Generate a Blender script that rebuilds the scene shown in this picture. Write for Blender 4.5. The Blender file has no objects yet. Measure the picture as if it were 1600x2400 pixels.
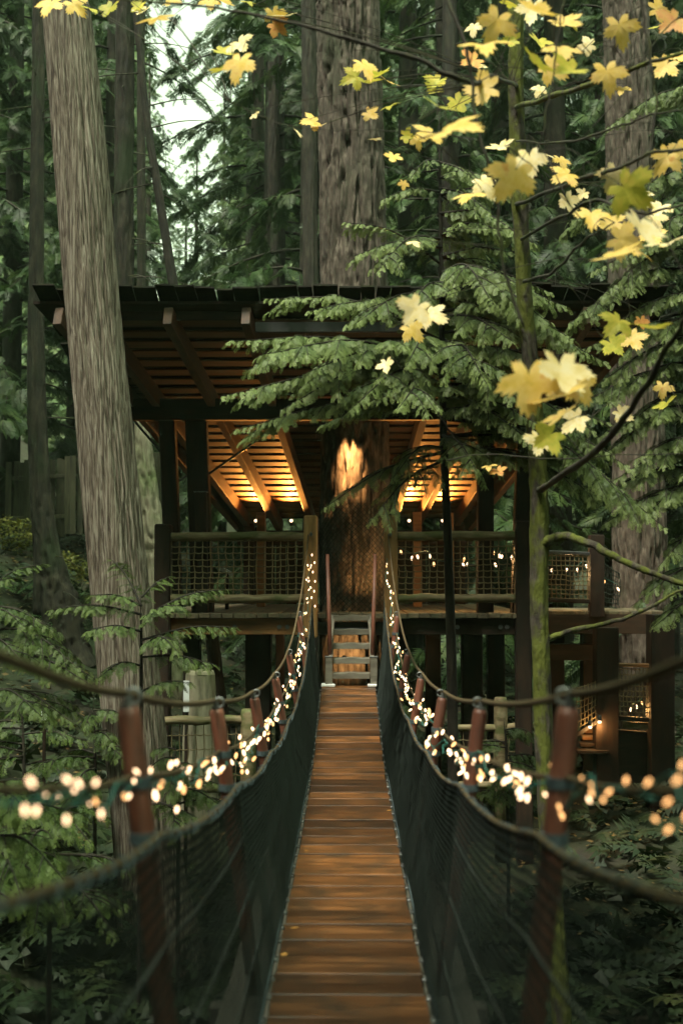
import bpy, math, random
import numpy as np
from mathutils import Vector, Matrix, Euler

random.seed(7)
RNG = np.random.default_rng(7)
SC = bpy.context.scene
COL = SC.collection
R_ = math.radians
EYE = 8.0
F_PX = 2400 * 40 / 36.0

# ------------------------------------------------------------------ camera
cam_d = bpy.data.cameras.new('camera')
cam_d.sensor_fit = 'VERTICAL'; cam_d.sensor_height = 36; cam_d.sensor_width = 24
cam_d.lens = 40; cam_d.clip_start = 0.05; cam_d.clip_end = 2000
cam_d.dof.use_dof = True; cam_d.dof.focus_distance = 12.0; cam_d.dof.aperture_fstop = 1.8
cam = bpy.data.objects.new('camera', cam_d); COL.objects.link(cam)
PITCH = math.atan(150 / F_PX); YAW = 16 / F_PX
cam.location = (0, 0, EYE)
cam.rotation_euler = (math.pi / 2 + PITCH, 0, YAW)
SC.camera = cam
CR = cam.rotation_euler.to_matrix()

# ------------------------------------------------------------------ sky, sun, exposure
SUN_EL, SUN_AZ = R_(62), R_(-35)          # high, behind the camera and to the left
w = bpy.data.worlds.new('World'); SC.world = w; w.use_nodes = True
nt = w.node_tree; nt.nodes.clear()
sky = nt.nodes.new('ShaderNodeTexSky'); sky.sky_type = 'NISHITA'; sky.sun_disc = False
sky.sun_elevation = SUN_EL; sky.sun_rotation = R_(180) + SUN_AZ
sky.air_density = 1.0; sky.dust_density = 4.0; sky.ozone_density = 1.0
hs = nt.nodes.new('ShaderNodeHueSaturation'); hs.inputs['Saturation'].default_value = 0.05
tint = nt.nodes.new('ShaderNodeMix'); tint.data_type = 'RGBA'; tint.blend_type = 'MULTIPLY'
tint.inputs[0].default_value = 1.0; tint.inputs[7].default_value = (0.82, 1.0, 0.70, 1)
bg = nt.nodes.new('ShaderNodeBackground'); bg.inputs[1].default_value = 0.10
out = nt.nodes.new('ShaderNodeOutputWorld')
nt.links.new(sky.outputs[0], hs.inputs['Color']); nt.links.new(hs.outputs[0], tint.inputs[6])
nt.links.new(tint.outputs[2], bg.inputs[0]); nt.links.new(bg.outputs[0], out.inputs[0])
sd = bpy.data.lights.new('sun', 'SUN'); sd.energy = 1.4; sd.angle = R_(14); sd.color = (1, 0.95, 0.80)
sun = bpy.data.objects.new('sun', sd); COL.objects.link(sun)
to_sun = Vector((math.sin(SUN_AZ) * math.cos(SUN_EL), -math.cos(SUN_AZ) * math.cos(SUN_EL), math.sin(SUN_EL)))
sun.rotation_euler = to_sun.to_track_quat('Z', 'Y').to_euler(); sun.location = (0, 0, 60)
SC.view_settings.view_transform = 'Standard'; SC.view_settings.look = 'None'
SC.view_settings.gamma = 1.0; SC.view_settings.use_curve_mapping = False
SC.view_settings.exposure = 2.35
SC.render.engine = 'CYCLES'
SC.cycles.use_denoising = True; SC.cycles.use_adaptive_sampling = True; SC.cycles.adaptive_threshold = 0.01
SC.cycles.max_bounces = 6; SC.cycles.diffuse_bounces = 3; SC.cycles.glossy_bounces = 2
SC.cycles.transmission_bounces = 3; SC.cycles.transparent_max_bounces = 4
SC.cycles.sample_clamp_indirect = 4.0
SC.cycles.caustics_reflective = False; SC.cycles.caustics_refractive = False

def at(px, py, d):
    """World point d metres ahead (along Y) that the photograph shows at pixel (px, py)."""
    v = CR @ Vector(((px - 800) / F_PX, -(py - 1200) / F_PX, -1.0))
    v = v * (d / v.y)
    return Vector((v.x, v.y, v.z + EYE))

# ------------------------------------------------------------------ numpy noise
def _hash(ix, iy, iz, seed):
    h = (ix * 374761393 + iy * 668265263 + iz * 1274126177 + seed * 974711) & 0x7fffffff
    h = ((h ^ (h >> 13)) * 1274126177) & 0x7fffffff
    h = (h ^ (h >> 16))
    return (h & 0xffff) / 65535.0
def vnoise(x, y, z, seed=0):
    x = np.asarray(x, float); y = np.asarray(y, float) + 0 * x; z = np.asarray(z, float) + 0 * x
    ix = np.floor(x).astype(np.int64); iy = np.floor(y).astype(np.int64); iz = np.floor(z).astype(np.int64)
    fx = x - ix; fy = y - iy; fz = z - iz
    u = fx * fx * (3 - 2 * fx); v = fy * fy * (3 - 2 * fy); t = fz * fz * (3 - 2 * fz)
    r = 0
    for a in (0, 1):
        for b in (0, 1):
            for c in (0, 1):
                r = r + _hash(ix + a, iy + b, iz + c, seed) * (u if a else 1 - u) * (v if b else 1 - v) * (t if c else 1 - t)
    return r
def fbm(x, y, z, o=4, seed=0):
    r = 0; a = 0.5; s = 0
    for i in range(o):
        r = r + a * vnoise(np.asarray(x) * 2 ** i, np.asarray(y) * 2 ** i, np.asarray(z) * 2 ** i, seed + i * 17); s += a; a *= 0.5
    return r / s

# ------------------------------------------------------------------ mesh builder
class MB:
    def __init__(self): self.v = []; self.f3 = []; self.f4 = []; self.n = 0; self.a = {}
    def add(self, V, F):
        V = np.asarray(V, float).reshape(-1, 3); F = np.asarray(F, np.int64)
        if len(F) == 0: return
        (self.f4 if F.shape[1] == 4 else self.f3).append(F + self.n)
        self.v.append(V); self.n += len(V)
    def addm(self, V, F4, F3):
        V = np.asarray(V, float).reshape(-1, 3)
        if len(F4): self.f4.append(np.asarray(F4, np.int64) + self.n)
        if len(F3): self.f3.append(np.asarray(F3, np.int64) + self.n)
        self.v.append(V); self.n += len(V)
    def box(self, c, size, R=None, bev=0.006):
        V, F4, F3 = bevel_box(size, bev)
        if R is not None: V = V @ np.array(R).T
        self.addm(V + np.array(c), F4, F3)
    def beam(self, p0, p1, w, h, up=(0, 0, 1), bev=0.006):
        p0 = np.array(p0, float); p1 = np.array(p1, float); d = p1 - p0; L = np.linalg.norm(d); x = d / L
        up = np.array(up, float); y = np.cross(up, x); y /= np.linalg.norm(y); z = np.cross(x, y)
        V, F4, F3 = bevel_box((L, w, h), bev)
        self.addm(V @ np.array([x, y, z]) + (p0 + p1) / 2, F4, F3)
    def tube(self, P, r, k=8, cap=True):
        P = np.array([tuple(p) for p in P], float); n = len(P); r = np.broadcast_to(np.asarray(r, float), (n,))
        T = np.gradient(P, axis=0); T /= np.linalg.norm(T, axis=1)[:, None] + 1e-9
        ref = np.array((0, 0, 1.0)) if abs(T[:, 2]).mean() < 0.8 else np.array((0, 1.0, 0))
        A = np.cross(T, ref); A /= np.linalg.norm(A, axis=1)[:, None] + 1e-9; B = np.cross(A, T)
        th = np.arange(k) * 2 * np.pi / k
        V = P[:, None, :] + r[:, None, None] * (np.cos(th)[None, :, None] * A[:, None, :] + np.sin(th)[None, :, None] * B[:, None, :])
        i = np.arange(n - 1)[:, None] * k; j = np.arange(k)[None, :]; j2 = (j + 1) % k
        F = np.stack([i + j, i + k + j, i + k + j2, i + j2], -1).reshape(-1, 4)
        V = V.reshape(-1, 3)
        if cap:
            c0 = len(V); V = np.vstack([V, P[:1], P[-1:]])
            jj = np.arange(k); t = np.vstack([np.stack([np.full(k, c0), jj, (jj + 1) % k], 1), np.stack([np.full(k, c0 + 1), (n - 1) * k + (jj + 1) % k, (n - 1) * k + jj], 1)])
            self.addm(V, F, t)
        else: self.add(V, F)
    def mesh(self, name, smooth=False):
        me = bpy.data.meshes.new(name)
        V = np.vstack(self.v) if self.v else np.zeros((0, 3))
        f4 = np.vstack(self.f4) if self.f4 else np.zeros((0, 4), np.int64)
        f3 = np.vstack(self.f3) if self.f3 else np.zeros((0, 3), np.int64)
        loops = np.concatenate([f4.ravel(), f3.ravel()]); nf = len(f4) + len(f3)
        st = np.concatenate([np.arange(len(f4)) * 4, len(f4) * 4 + np.arange(len(f3)) * 3])
        me.vertices.add(len(V)); me.vertices.foreach_set('co', V.astype(np.float32).ravel())
        me.loops.add(len(loops)); me.loops.foreach_set('vertex_index', loops.astype(np.int32))
        me.polygons.add(nf); me.polygons.foreach_set('loop_start', st.astype(np.int32))
        me.polygons.foreach_set('use_smooth', np.full(nf, smooth))
        if self.a:
            at_ = np.zeros(len(V), np.float32)
            for k0, val in self.a.items(): at_[k0:k0 + len(val)] = val
            me.attributes.new('tip', 'FLOAT', 'POINT').data.foreach_set('value', at_)
        me.update(calc_edges=True); me.validate()
        return me
    def build(self, name, mat, parent=None, smooth=False):
        return link(name, self.mesh(name, smooth), mat, parent)

def bevel_box(size, b):
    hx, hy, hz = [s / 2 for s in size]; b = min(b, hx * .45, hy * .45, hz * .45)
    V = []; idx = {}
    for sx in (-1, 1):
        for sy in (-1, 1):
            for sz in (-1, 1):
                for ax in range(3):
                    p = [sx * hx, sy * hy, sz * hz]; s = (sx, sy, sz); h = (hx, hy, hz)
                    for a in range(3):
                        if a != ax: p[a] = s[a] * (h[a] - b)
                    idx[(sx, sy, sz, ax)] = len(V); V.append(p)
    F4 = []; F3 = []
    for ax in range(3):
        a, c = [q for q in range(3) if q != ax]
        for s in (-1, 1):
            q = []
            for (u, v) in ((-1, -1), (1, -1), (1, 1), (-1, 1)):
                k = [0, 0, 0]; k[ax] = s; k[a] = u; k[c] = v; q.append(idx[(*k, ax)])
            if (s > 0) == (ax == 1): q = q[::-1]
            F4.append(q)
        for u in (-1, 1):
            for v in (-1, 1):
                k0 = [0, 0, 0]; k0[ax] = -1; k0[a] = u; k0[c] = v; k1 = list(k0); k1[ax] = 1
                q = [idx[(*k0, a)], idx[(*k1, a)], idx[(*k1, c)], idx[(*k0, c)]]
                F4.append(q if (u * v > 0) == (ax != 1) else q[::-1])
    for sx in (-1, 1):
        for sy in (-1, 1):
            for sz in (-1, 1):
                q = [idx[(sx, sy, sz, i)] for i in range(3)]
                F3.append(q if sx * sy * sz > 0 else q[::-1])
    return np.array(V, float), F4, F3

def link(name, me, mat, parent=None):
    o = bpy.data.objects.new(name, me)
    if mat is not None and len(me.materials) == 0: me.materials.append(mat)
    COL.objects.link(o); o.parent = parent
    return o
def inst(name, me, parent, loc, rot=(0, 0, 0), scale=(1, 1, 1)):
    o = bpy.data.objects.new(name, me); COL.objects.link(o); o.parent = parent
    o.location = loc; o.rotation_euler = rot; o.scale = scale
    return o
def tag(o, label, cat, group=None, kind=None):
    if label: o['label'] = label
    if cat: o['category'] = cat
    if group: o['group'] = group
    if kind: o['kind'] = kind
    return o
def thing(name, label, cat, group=None, loc=(0, 0, 0)):
    o = bpy.data.objects.new(name, None); COL.objects.link(o); o.location = loc; o.empty_display_size = 0.2
    return tag(o, label, cat, group)
def smooth_path(P, n=40):
    """Catmull-Rom through the points P (any dimension)."""
    P = np.array([tuple(p) for p in P], float)
    P = np.vstack([2 * P[0] - P[1], P, 2 * P[-1] - P[-2]]); m = len(P) - 3
    u = np.linspace(0, m - 1e-6, n); i = u.astype(int); t = (u - i)[:, None]
    a, b, c, d = P[i], P[i + 1], P[i + 2], P[i + 3]
    return 0.5 * (2 * b + (c - a) * t + (2 * a - 5 * b + 4 * c - d) * t ** 2 + (3 * b - a - 3 * c + d) * t ** 3)

# ------------------------------------------------------------------ materials
def nodes(name):
    m = bpy.data.materials.new(name); m.use_nodes = True
    n = m.node_tree; n.nodes.clear()
    o = n.nodes.new('ShaderNodeOutputMaterial')
    return m, n, o
def ramp(n, cols, src, pos=None):
    r = n.nodes.new('ShaderNodeValToRGB'); e = r.color_ramp.elements
    pos = pos or [i / (len(cols) - 1) for i in range(len(cols))]
    while len(e) < len(cols): e.new(0.5)
    for k, (c, p) in enumerate(zip(cols, pos)): e[k].position = p; e[k].color = (*c, 1)
    n.links.new(src, r.inputs[0]); return r
def surf(name, cols, scale=(8, 8, 8), pos=None, rough=0.75, bump=0.3, bumpd=0.01, detail=6, rvar=0.3, cols2=None, s2=(1.2, 1.2, 1.2), p2=(0.5, 0.68), metal=0.0, spec=0.35, dist=0.0, coat=0.0):
    """Noise-streaked surface: cols along a stretched noise, blotches of cols2, brightness varied per object."""
    m, n, o = nodes(name); L = n.links.new
    tc = n.nodes.new('ShaderNodeTexCoord'); oi = n.nodes.new('ShaderNodeObjectInfo')
    mul = n.nodes.new('ShaderNodeMath'); mul.operation = 'MULTIPLY'; mul.inputs[1].default_value = 53.0
    L(oi.outputs['Random'], mul.inputs[0])
    ad = n.nodes.new('ShaderNodeVectorMath'); ad.operation = 'ADD'
    L(tc.outputs['Object'], ad.inputs[0]); L(mul.outputs[0], ad.inputs[1])
    mp = n.nodes.new('ShaderNodeMapping'); mp.inputs['Scale'].default_value = scale; L(ad.outputs[0], mp.inputs[0])
    nz = n.nodes.new('ShaderNodeTexNoise'); nz.inputs['Scale'].default_value = 1; nz.inputs['Detail'].default_value = detail; nz.inputs['Roughness'].default_value = 0.6
    nz.inputs['Distortion'].default_value = dist
    L(mp.outputs[0], nz.inputs['Vector'])
    r = ramp(n, cols, nz.outputs[0], pos or [0.3 + 0.4 * i / (len(cols) - 1) for i in range(len(cols))])
    col = r.outputs[0]
    if cols2:
        mp2 = n.nodes.new('ShaderNodeMapping'); mp2.inputs['Scale'].default_value = s2; L(ad.outputs[0], mp2.inputs[0])
        n2 = n.nodes.new('ShaderNodeTexNoise'); n2.inputs['Scale'].default_value = 1; n2.inputs['Detail'].default_value = 4; L(mp2.outputs[0], n2.inputs['Vector'])
        f = ramp(n, [(0, 0, 0), (1, 1, 1)], n2.outputs[0], list(p2))
        mx = n.nodes.new('ShaderNodeMix'); mx.data_type = 'RGBA'; L(f.outputs[0], mx.inputs[0]); L(col, mx.inputs[6]); mx.inputs[7].default_value = (*cols2, 1)
        col = mx.outputs[2]
    hv = n.nodes.new('ShaderNodeHueSaturation')
    mr = n.nodes.new('ShaderNodeMapRange'); mr.inputs[3].default_value = 1 - rvar; mr.inputs[4].default_value = 1 + rvar
    L(oi.outputs['Random'], mr.inputs[0]); L(mr.outputs[0], hv.inputs['Value']); L(col, hv.inputs['Color'])
    b = n.nodes.new('ShaderNodeBsdfPrincipled'); L(hv.outputs[0], b.inputs['Base Color'])
    rr = n.nodes.new('ShaderNodeMapRange'); rr.inputs[3].default_value = max(rough - .15, .05); rr.inputs[4].default_value = min(rough + .15, 1); L(nz.outputs[0], rr.inputs[0]); L(rr.outputs[0], b.inputs['Roughness'])
    b.inputs['Specular IOR Level'].default_value = spec; b.inputs['Metallic'].default_value = metal; b.inputs['Coat Weight'].default_value = coat
    if bump:
        bp = n.nodes.new('ShaderNodeBump'); bp.inputs['Strength'].default_value = bump; bp.inputs['Distance'].default_value = bumpd
        L(nz.outputs[0], bp.inputs['Height']); L(bp.outputs[0], b.inputs['Normal'])
    L(b.outputs[0], o.inputs[0]); return m
def leafmat(name, cols, scale=2.0, rough=0.55, trans=0.3, rvar=0.25, pos=None, tcol=1.0, tipc=None):
    m, n, o = nodes(name); L = n.links.new
    tc = n.nodes.new('ShaderNodeTexCoord'); oi = n.nodes.new('ShaderNodeObjectInfo')
    nz = n.nodes.new('ShaderNodeTexNoise'); nz.noise_dimensions = '4D'; nz.inputs['Scale'].default_value = scale; nz.inputs['Detail'].default_value = 5; nz.inputs['Roughness'].default_value = 0.7
    mu = n.nodes.new('ShaderNodeMath'); mu.operation = 'MULTIPLY'; mu.inputs[1].default_value = 31; L(oi.outputs['Random'], mu.inputs[0]); L(mu.outputs[0], nz.inputs['W'])
    L(tc.outputs['Object'], nz.inputs['Vector'])
    r = ramp(n, cols, nz.outputs[0], pos or [0.3 + 0.4 * i / (len(cols) - 1) for i in range(len(cols))])
    hv = n.nodes.new('ShaderNodeHueSaturation'); mr = n.nodes.new('ShaderNodeMapRange'); mr.inputs[3].default_value = 1 - rvar; mr.inputs[4].default_value = 1 + rvar
    L(oi.outputs['Random'], mr.inputs[0]); L(mr.outputs[0], hv.inputs['Value']); L(r.outputs[0], hv.inputs['Color'])
    if tipc:
        ta = n.nodes.new('ShaderNodeAttribute'); ta.attribute_name = 'tip'; tm = n.nodes.new('ShaderNodeMix'); tm.data_type = 'RGBA'
        L(ta.outputs['Fac'], tm.inputs[0]); L(r.outputs[0], tm.inputs[6]); tm.inputs[7].default_value = (*tipc, 1); L(tm.outputs[2], hv.inputs['Color'])
    b = n.nodes.new('ShaderNodeBsdfPrincipled'); b.inputs['Roughness'].default_value = rough; b.inputs['Specular IOR Level'].default_value = 0.3
    t = n.nodes.new('ShaderNodeBsdfTranslucent'); L(hv.outputs[0], b.inputs['Base Color'])
    g = n.nodes.new('ShaderNodeHueSaturation'); g.inputs['Value'].default_value = tcol; L(hv.outputs[0], g.inputs['Color']); L(g.outputs[0], t.inputs['Color'])
    mx = n.nodes.new('ShaderNodeMixShader'); mx.inputs[0].default_value = trans
    L(b.outputs[0], mx.inputs[1]); L(t.outputs[0], mx.inputs[2]); L(mx.outputs[0], o.inputs[0]); return m
def emit(name, col, strength):
    m, n, o = nodes(name); e = n.nodes.new('ShaderNodeEmission'); e.inputs[0].default_value = (*col, 1); e.inputs[1].default_value = strength
    n.links.new(e.outputs[0], o.inputs[0]); return m

M = {}
M['deck'] = surf('wet_cedar_decking', [(.026, .010, .003), (.090, .035, .010), (.20, .082, .025)], (2.2, 22, 12), pos=[.30, .50, .72], rough=.38, bump=.4, bumpd=.005, rvar=.62, cols2=(.030, .017, .008), s2=(5, 7, 4), p2=(.42, .70), spec=.5)
M['grey_wood'] = surf('weathered_grey_wood', [(.03, .029, .022), (.065, .062, .048), (.09, .086, .068)], (30, 2.5, 30), rough=.8, bump=.3, rvar=.2)
M['floor_board'] = surf('weathered_floor_board', [(.04, .032, .018), (.085, .068, .038), (.12, .10, .06)], (22, 2.0, 22), rough=.75, rvar=.35, cols2=(.04, .043, .02), s2=(3, 3, 3))
M['timber'] = surf('dark_stained_timber', [(.007, .005, .003), (.018, .010, .006), (.030, .018, .010)], (9, 9, 2.2), rough=.75, rvar=.2, cols2=(.011, .009, .005), s2=(2, 2, 2), spec=.2)
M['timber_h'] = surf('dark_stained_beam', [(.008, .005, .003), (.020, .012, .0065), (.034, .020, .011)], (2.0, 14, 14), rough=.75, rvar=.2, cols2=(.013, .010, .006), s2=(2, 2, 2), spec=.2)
M['post'] = surf('bulb_lit_gate_post', [(.16, .088, .032), (.30, .17, .062), (.40, .235, .095)], (14, 14, 2.0), rough=.5, rvar=.15)  # base colour raised to carry the glow of the bulbs
M['beam_warm'] = surf('lamplit_cedar_beam', [(.09, .040, .012), (.19, .088, .028), (.27, .13, .045)], (1.8, 16, 16), rough=.6, rvar=.1)  # orange lamp glow on these timbers is put into the colour
M['slat'] = surf('cedar_slat', [(.026, .012, .0045), (.060, .028, .010), (.085, .040, .015)], (2.2, 24, 24), rough=.6, rvar=.25)
M['rafter'] = surf('cedar_rafter', [(.020, .011, .006), (.050, .026, .013), (.075, .042, .021)], (12, 3, 12), rough=.65, rvar=.2)
M['shingle'] = surf('mossy_dark_roofing', [(.006, .006, .005), (.013, .012, .009), (.02, .022, .011)], (9, 9, 9), rough=.95, rvar=.3, spec=.1)
M['log'] = surf('peeled_log_rail', [(.075, .055, .026), (.165, .125, .062), (.24, .205, .12)], (3, 22, 22), rough=.7, bump=.4, rvar=.15, cols2=(.08, .088, .026), s2=(3, 6, 6), p2=(.5, .62))
M['net'] = surf('tan_rope', [(.10, .075, .035), (.17, .135, .07)], (60, 60, 60), rough=.9, rvar=.1)
M['net_dark'] = surf('black_green_netting', [(.007, .011, .009), (.013, .019, .016)], (40, 40, 40), rough=.85, bump=0, rvar=0, spec=.2)
M['cord_blue'] = surf('grey_blue_lashing_cord', [(.03, .045, .05), (.08, .11, .12)], (60, 60, 60), rough=.8, bump=0, rvar=0)
M['rope'] = surf('brown_rope', [(.05, .032, .013), (.10, .068, .03)], (30, 90, 60), rough=.9, bump=.5, rvar=.1)
M['steel_cable'] = surf('steel_cable', [(.07, .08, .075), (.15, .165, .155)], (50, 50, 50), rough=.6, metal=.0, bump=.2, rvar=0)
M['red_post'] = surf('red_brown_painted_pipe', [(.075, .025, .014), (.13, .045, .026), (.165, .062, .036)], (6, 6, 3), rough=.5, bump=.15, rvar=.15, spec=.4, cols2=(.07, .030, .019), s2=(20, 20, 9), p2=(.50, .7))
M['zinc'] = surf('galvanised_metal', [(.08, .085, .08), (.17, .175, .17)], (30, 30, 30), rough=.45, metal=.4, bump=.1, rvar=.3)
M['black_steel'] = surf('dark_painted_steel', [(.02, .022, .022), (.045, .047, .045)], (6, 6, 6), rough=.45, metal=.2, bump=.1, rvar=.05)
M['step'] = surf('grey_painted_step', [(.075, .068, .050), (.14, .128, .096), (.185, .172, .132)], (3, 20, 14), rough=.65, rvar=.12)
M['white'] = surf('white_paint', [(.62, .63, .6), (.78, .79, .76)], (12, 12, 12), rough=.5, bump=.1, rvar=.03)
M['cedar_bark'] = surf('western_cedar_bark', [(.036, .027, .019), (.090, .071, .050), (.150, .128, .097), (.22, .20, .157)], (52, 52, 1.5), pos=[.36, .46, .55, .66], rough=.9, bump=.8, bumpd=.02, rvar=0, cols2=(.05, .056, .022), s2=(1.9, 1.9, .5), p2=(.60, .74), dist=.1)
M['fir_bark'] = surf('douglas_fir_bark', [(.024, .018, .013), (.062, .048, .036), (.13, .107, .083)], (16, 16, 5), rough=.95, bump=.9, bumpd=.03, rvar=.1, cols2=(.036, .037, .02), s2=(2, 2, 1), p2=(.55, .72))
M['dark_bark'] = surf('dark_conifer_bark', [(.006, .005, .0035), (.017, .014, .009), (.040, .034, .022)], (9, 9, 3), rough=.95, bump=1, bumpd=.03, rvar=.25, cols2=(.013, .019, .006), s2=(2, 2, 1), p2=(.55, .7))
M['moss_bark'] = surf('mossy_maple_bark', [(.02, .017, .012), (.05, .042, .03), (.09, .08, .058)], (18, 18, 8), rough=.95, bump=1, bumpd=.03, rvar=.05, cols2=(.085, .100, .014), s2=(9, 9, 5), p2=(.40, .54))
M['twig'] = surf('dark_twig_bark', [(.018, .016, .012), (.045, .038, .026)], (30, 30, 30), rough=.9, bump=.3, rvar=.1, cols2=(.045, .055, .012), s2=(7, 7, 7))
M['hemlock'] = leafmat('hemlock_needles', [(.026, .052, .014), (.062, .100, .030), (.14, .175, .062)], 6, trans=.25, rvar=.1, rough=.5, tipc=(.24, .31, .10))
M['sapling'] = leafmat('sapling_needles', [(.016, .038, .008), (.040, .074, .015), (.08, .115, .025)], 5, trans=.22, rvar=.15, tipc=(.12, .165, .04))
M['conifer'] = leafmat('conifer_needles', [(.008, .024, .006), (.024, .050, .012), (.070, .100, .026)], 1.6, trans=.3, rvar=.4)
M['conifer_far'] = leafmat('far_conifer_needles', [(.030, .056, .022), (.070, .105, .036), (.125, .155, .055)], .8, trans=.3, rvar=.3)  # paler copy of the conifer needles: distance haze put into the colour
M['fern'] = leafmat('fern_fronds', [(.025, .065, .022), (.055, .11, .035), (.10, .15, .05)], 3, trans=.25, rvar=.3)
M['undergrowth'] = leafmat('undergrowth_leaves', [(.005, .013, .004), (.013, .027, .008), (.04, .045, .011)], .9, trans=.15, rvar=0)
M['ybush'] = leafmat('yellow_green_bush_leaves', [(.05, .08, .012), (.12, .13, .022), (.30, .26, .06)], 4, trans=.3, rvar=.2)
M['maple'] = leafmat('yellow_maple_leaf', [(.40, .33, .05), (.72, .48, .09), (.78, .56, .18), (.66, .28, .06)], 4.0, trans=.35, rvar=.2, pos=[.26, .40, .56, .72], tcol=1.1)
M['maple_green'] = leafmat('green_yellow_maple_leaf', [(.24, .28, .03), (.46, .42, .05), (.62, .46, .08)], 5.0, trans=.35, rvar=.15, tcol=1.1)
M['maple_pale'] = leafmat('pale_cream_maple_leaf', [(.66, .50, .15), (.78, .64, .32), (.80, .72, .50)], 5.0, trans=.25, rvar=.1)
M['maple_orange'] = leafmat('orange_brown_maple_leaf', [(.50, .36, .07), (.62, .30, .08), (.42, .13, .035)], 6.0, trans=.3, rvar=.2)
M['litter'] = leafmat('fallen_leaves', [(.05, .03, .012), (.11, .07, .025), (.24, .17, .05)], 2.5, trans=.1, rvar=0)
M['ground'] = surf('forest_floor', [(.009, .008, .005), (.021, .018, .010), (.032, .032, .013)], (3, 3, 3), rough=.95, bump=.6, bumpd=.05, rvar=0, cols2=(.018, .027, .008), s2=(.6, .6, .6), p2=(.42, .62))
M['bulb'] = emit('warm_lit_bulb', (1.0, .64, .36), .95)
M['bulb_amber'] = emit('amber_lit_bulb', (1.0, .50, .18), .6)
M['wire'] = surf('teal_green_wire', [(.012, .075, .062), (.02, .13, .11)], (20, 20, 20), rough=.5, bump=0, rvar=.05)
M['paper'] = surf('white_notice', [(.5, .53, .52), (.62, .65, .64)], (9, 9, 9), rough=.6, bump=0, rvar=.05)
M['fence'] = surf('old_fence_board', [(.015, .016, .008), (.034, .033, .016), (.05, .05, .026)], (14, 14, 2), rough=.9, rvar=.3)
M['stump'] = surf('old_pale_stump', [(.08, .075, .045), (.18, .165, .11), (.25, .24, .16)], (16, 16, 3), rough=.9, bump=.6, rvar=.1, cols2=(.09, .12, .04))
M['glass'] = surf('lamp_housing', [(.03, .03, .03), (.05, .05, .05)], (9, 9, 9), rough=.4, bump=0, rvar=0)

# ------------------------------------------------------------------ terrain
def gz(x, y):
    x = np.asarray(x, float); y = np.asarray(y, float)
    r = np.clip(y - 2, 0, 38)
    z = 3.0 + 0.125 * r + 0.46 * np.clip(-x - 1.2, 0, 14) * np.clip((y + 4) / 14, .35, 1) + 0.10 * np.clip(x - 3, 0, 20)
    z = z + 0.03 * np.clip(y - 40, 0, 200)
    z = z + .5 * (fbm(x * .35 + 5, y * .35, 0, 4, 3) - .5) + .25 * (fbm(x * 1.3, y * 1.3, 7, 3, 9) - .5)
    return z
def axis(lo, hi, fine_lo, fine_hi, step, k=1.25):
    a = list(np.arange(fine_lo, fine_hi, step)); s = step
    while a[-1] < hi: s *= k; a.append(a[-1] + s)
    s = step
    while a[0] > lo: s *= k; a.insert(0, a[0] - s)
    return np.array(a)
gx = axis(-500, 500, -14, 14, .3); gy = axis(-60, 900, -2, 40, .3)
GX, GY = np.meshgrid(gx, gy); GZ = gz(GX, GY)
g = MB(); nx = len(gx); ii = (np.arange(len(gy) - 1)[:, None] * nx + np.arange(nx - 1)[None, :]).ravel()
g.add(np.stack([GX, GY, GZ], -1).reshape(-1, 3), np.stack([ii, ii + 1, ii + nx + 1, ii + nx], 1))
tag(g.build('ground', M['ground'], smooth=True), 'dark forest floor sloping up behind the treehouse', None, kind='structure')

# ------------------------------------------------------------------ foliage templates
def quad_leaf(p, d, n_side, w):
    """Thin blade from p along d, widest near its base."""
    return [p + d * .12 + n_side * w * 1.25, p + d, p + d * .12 - n_side * w * 1.25]
def spray_template(n, sub, width=.045, ang=58, taper=.75, L0=.46):
    V = []; F = []
    def leaf(p, d, w):
        s = np.cross(d, (0, 0, 1.0)); s /= np.linalg.norm(s) + 1e-9
        k = len(V); V.extend(quad_leaf(p, d, s, w)); F.append((k, k + 1, k + 2))
    rs = np.random.default_rng(n * 10 + sub)
    for i in range(n):
        x = .04 + .94 * i / n
        for sd in (-1, 1):
            l = (L0 * (1 - x) ** taper + .07) * rs.uniform(.8, 1.15); a = R_(ang + rs.uniform(-9, 9))
            d = np.array((math.cos(a), sd * math.sin(a), -.18 + rs.uniform(-.12, .12))); d /= np.linalg.norm(d)
            p = np.array((x + rs.uniform(-.01, .01), 0, 0))
            if sub == 0: leaf(p, d * l, width)
            else:
                leaf(p, d * l, width * .32)
                for j in range(sub):
                    t = (j + .6) / sub; q = p + d * l * t
                    for s2 in (-1, 1):
                        b = a + s2 * R_(42 + rs.uniform(-8, 8)); ll = (.30 * l * (1 - t) ** .6 + .028) * rs.uniform(.8, 1.2)
                        e = np.array((math.cos(b), sd * math.sin(b), -.22 + rs.uniform(-.25, .2)))
                        leaf(q, e * ll, width * .36)
    leaf(np.array((0., 0, 0)), np.array((1.05, 0, -.02)), width * .3)
    return np.array(V), np.array(F)
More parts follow.
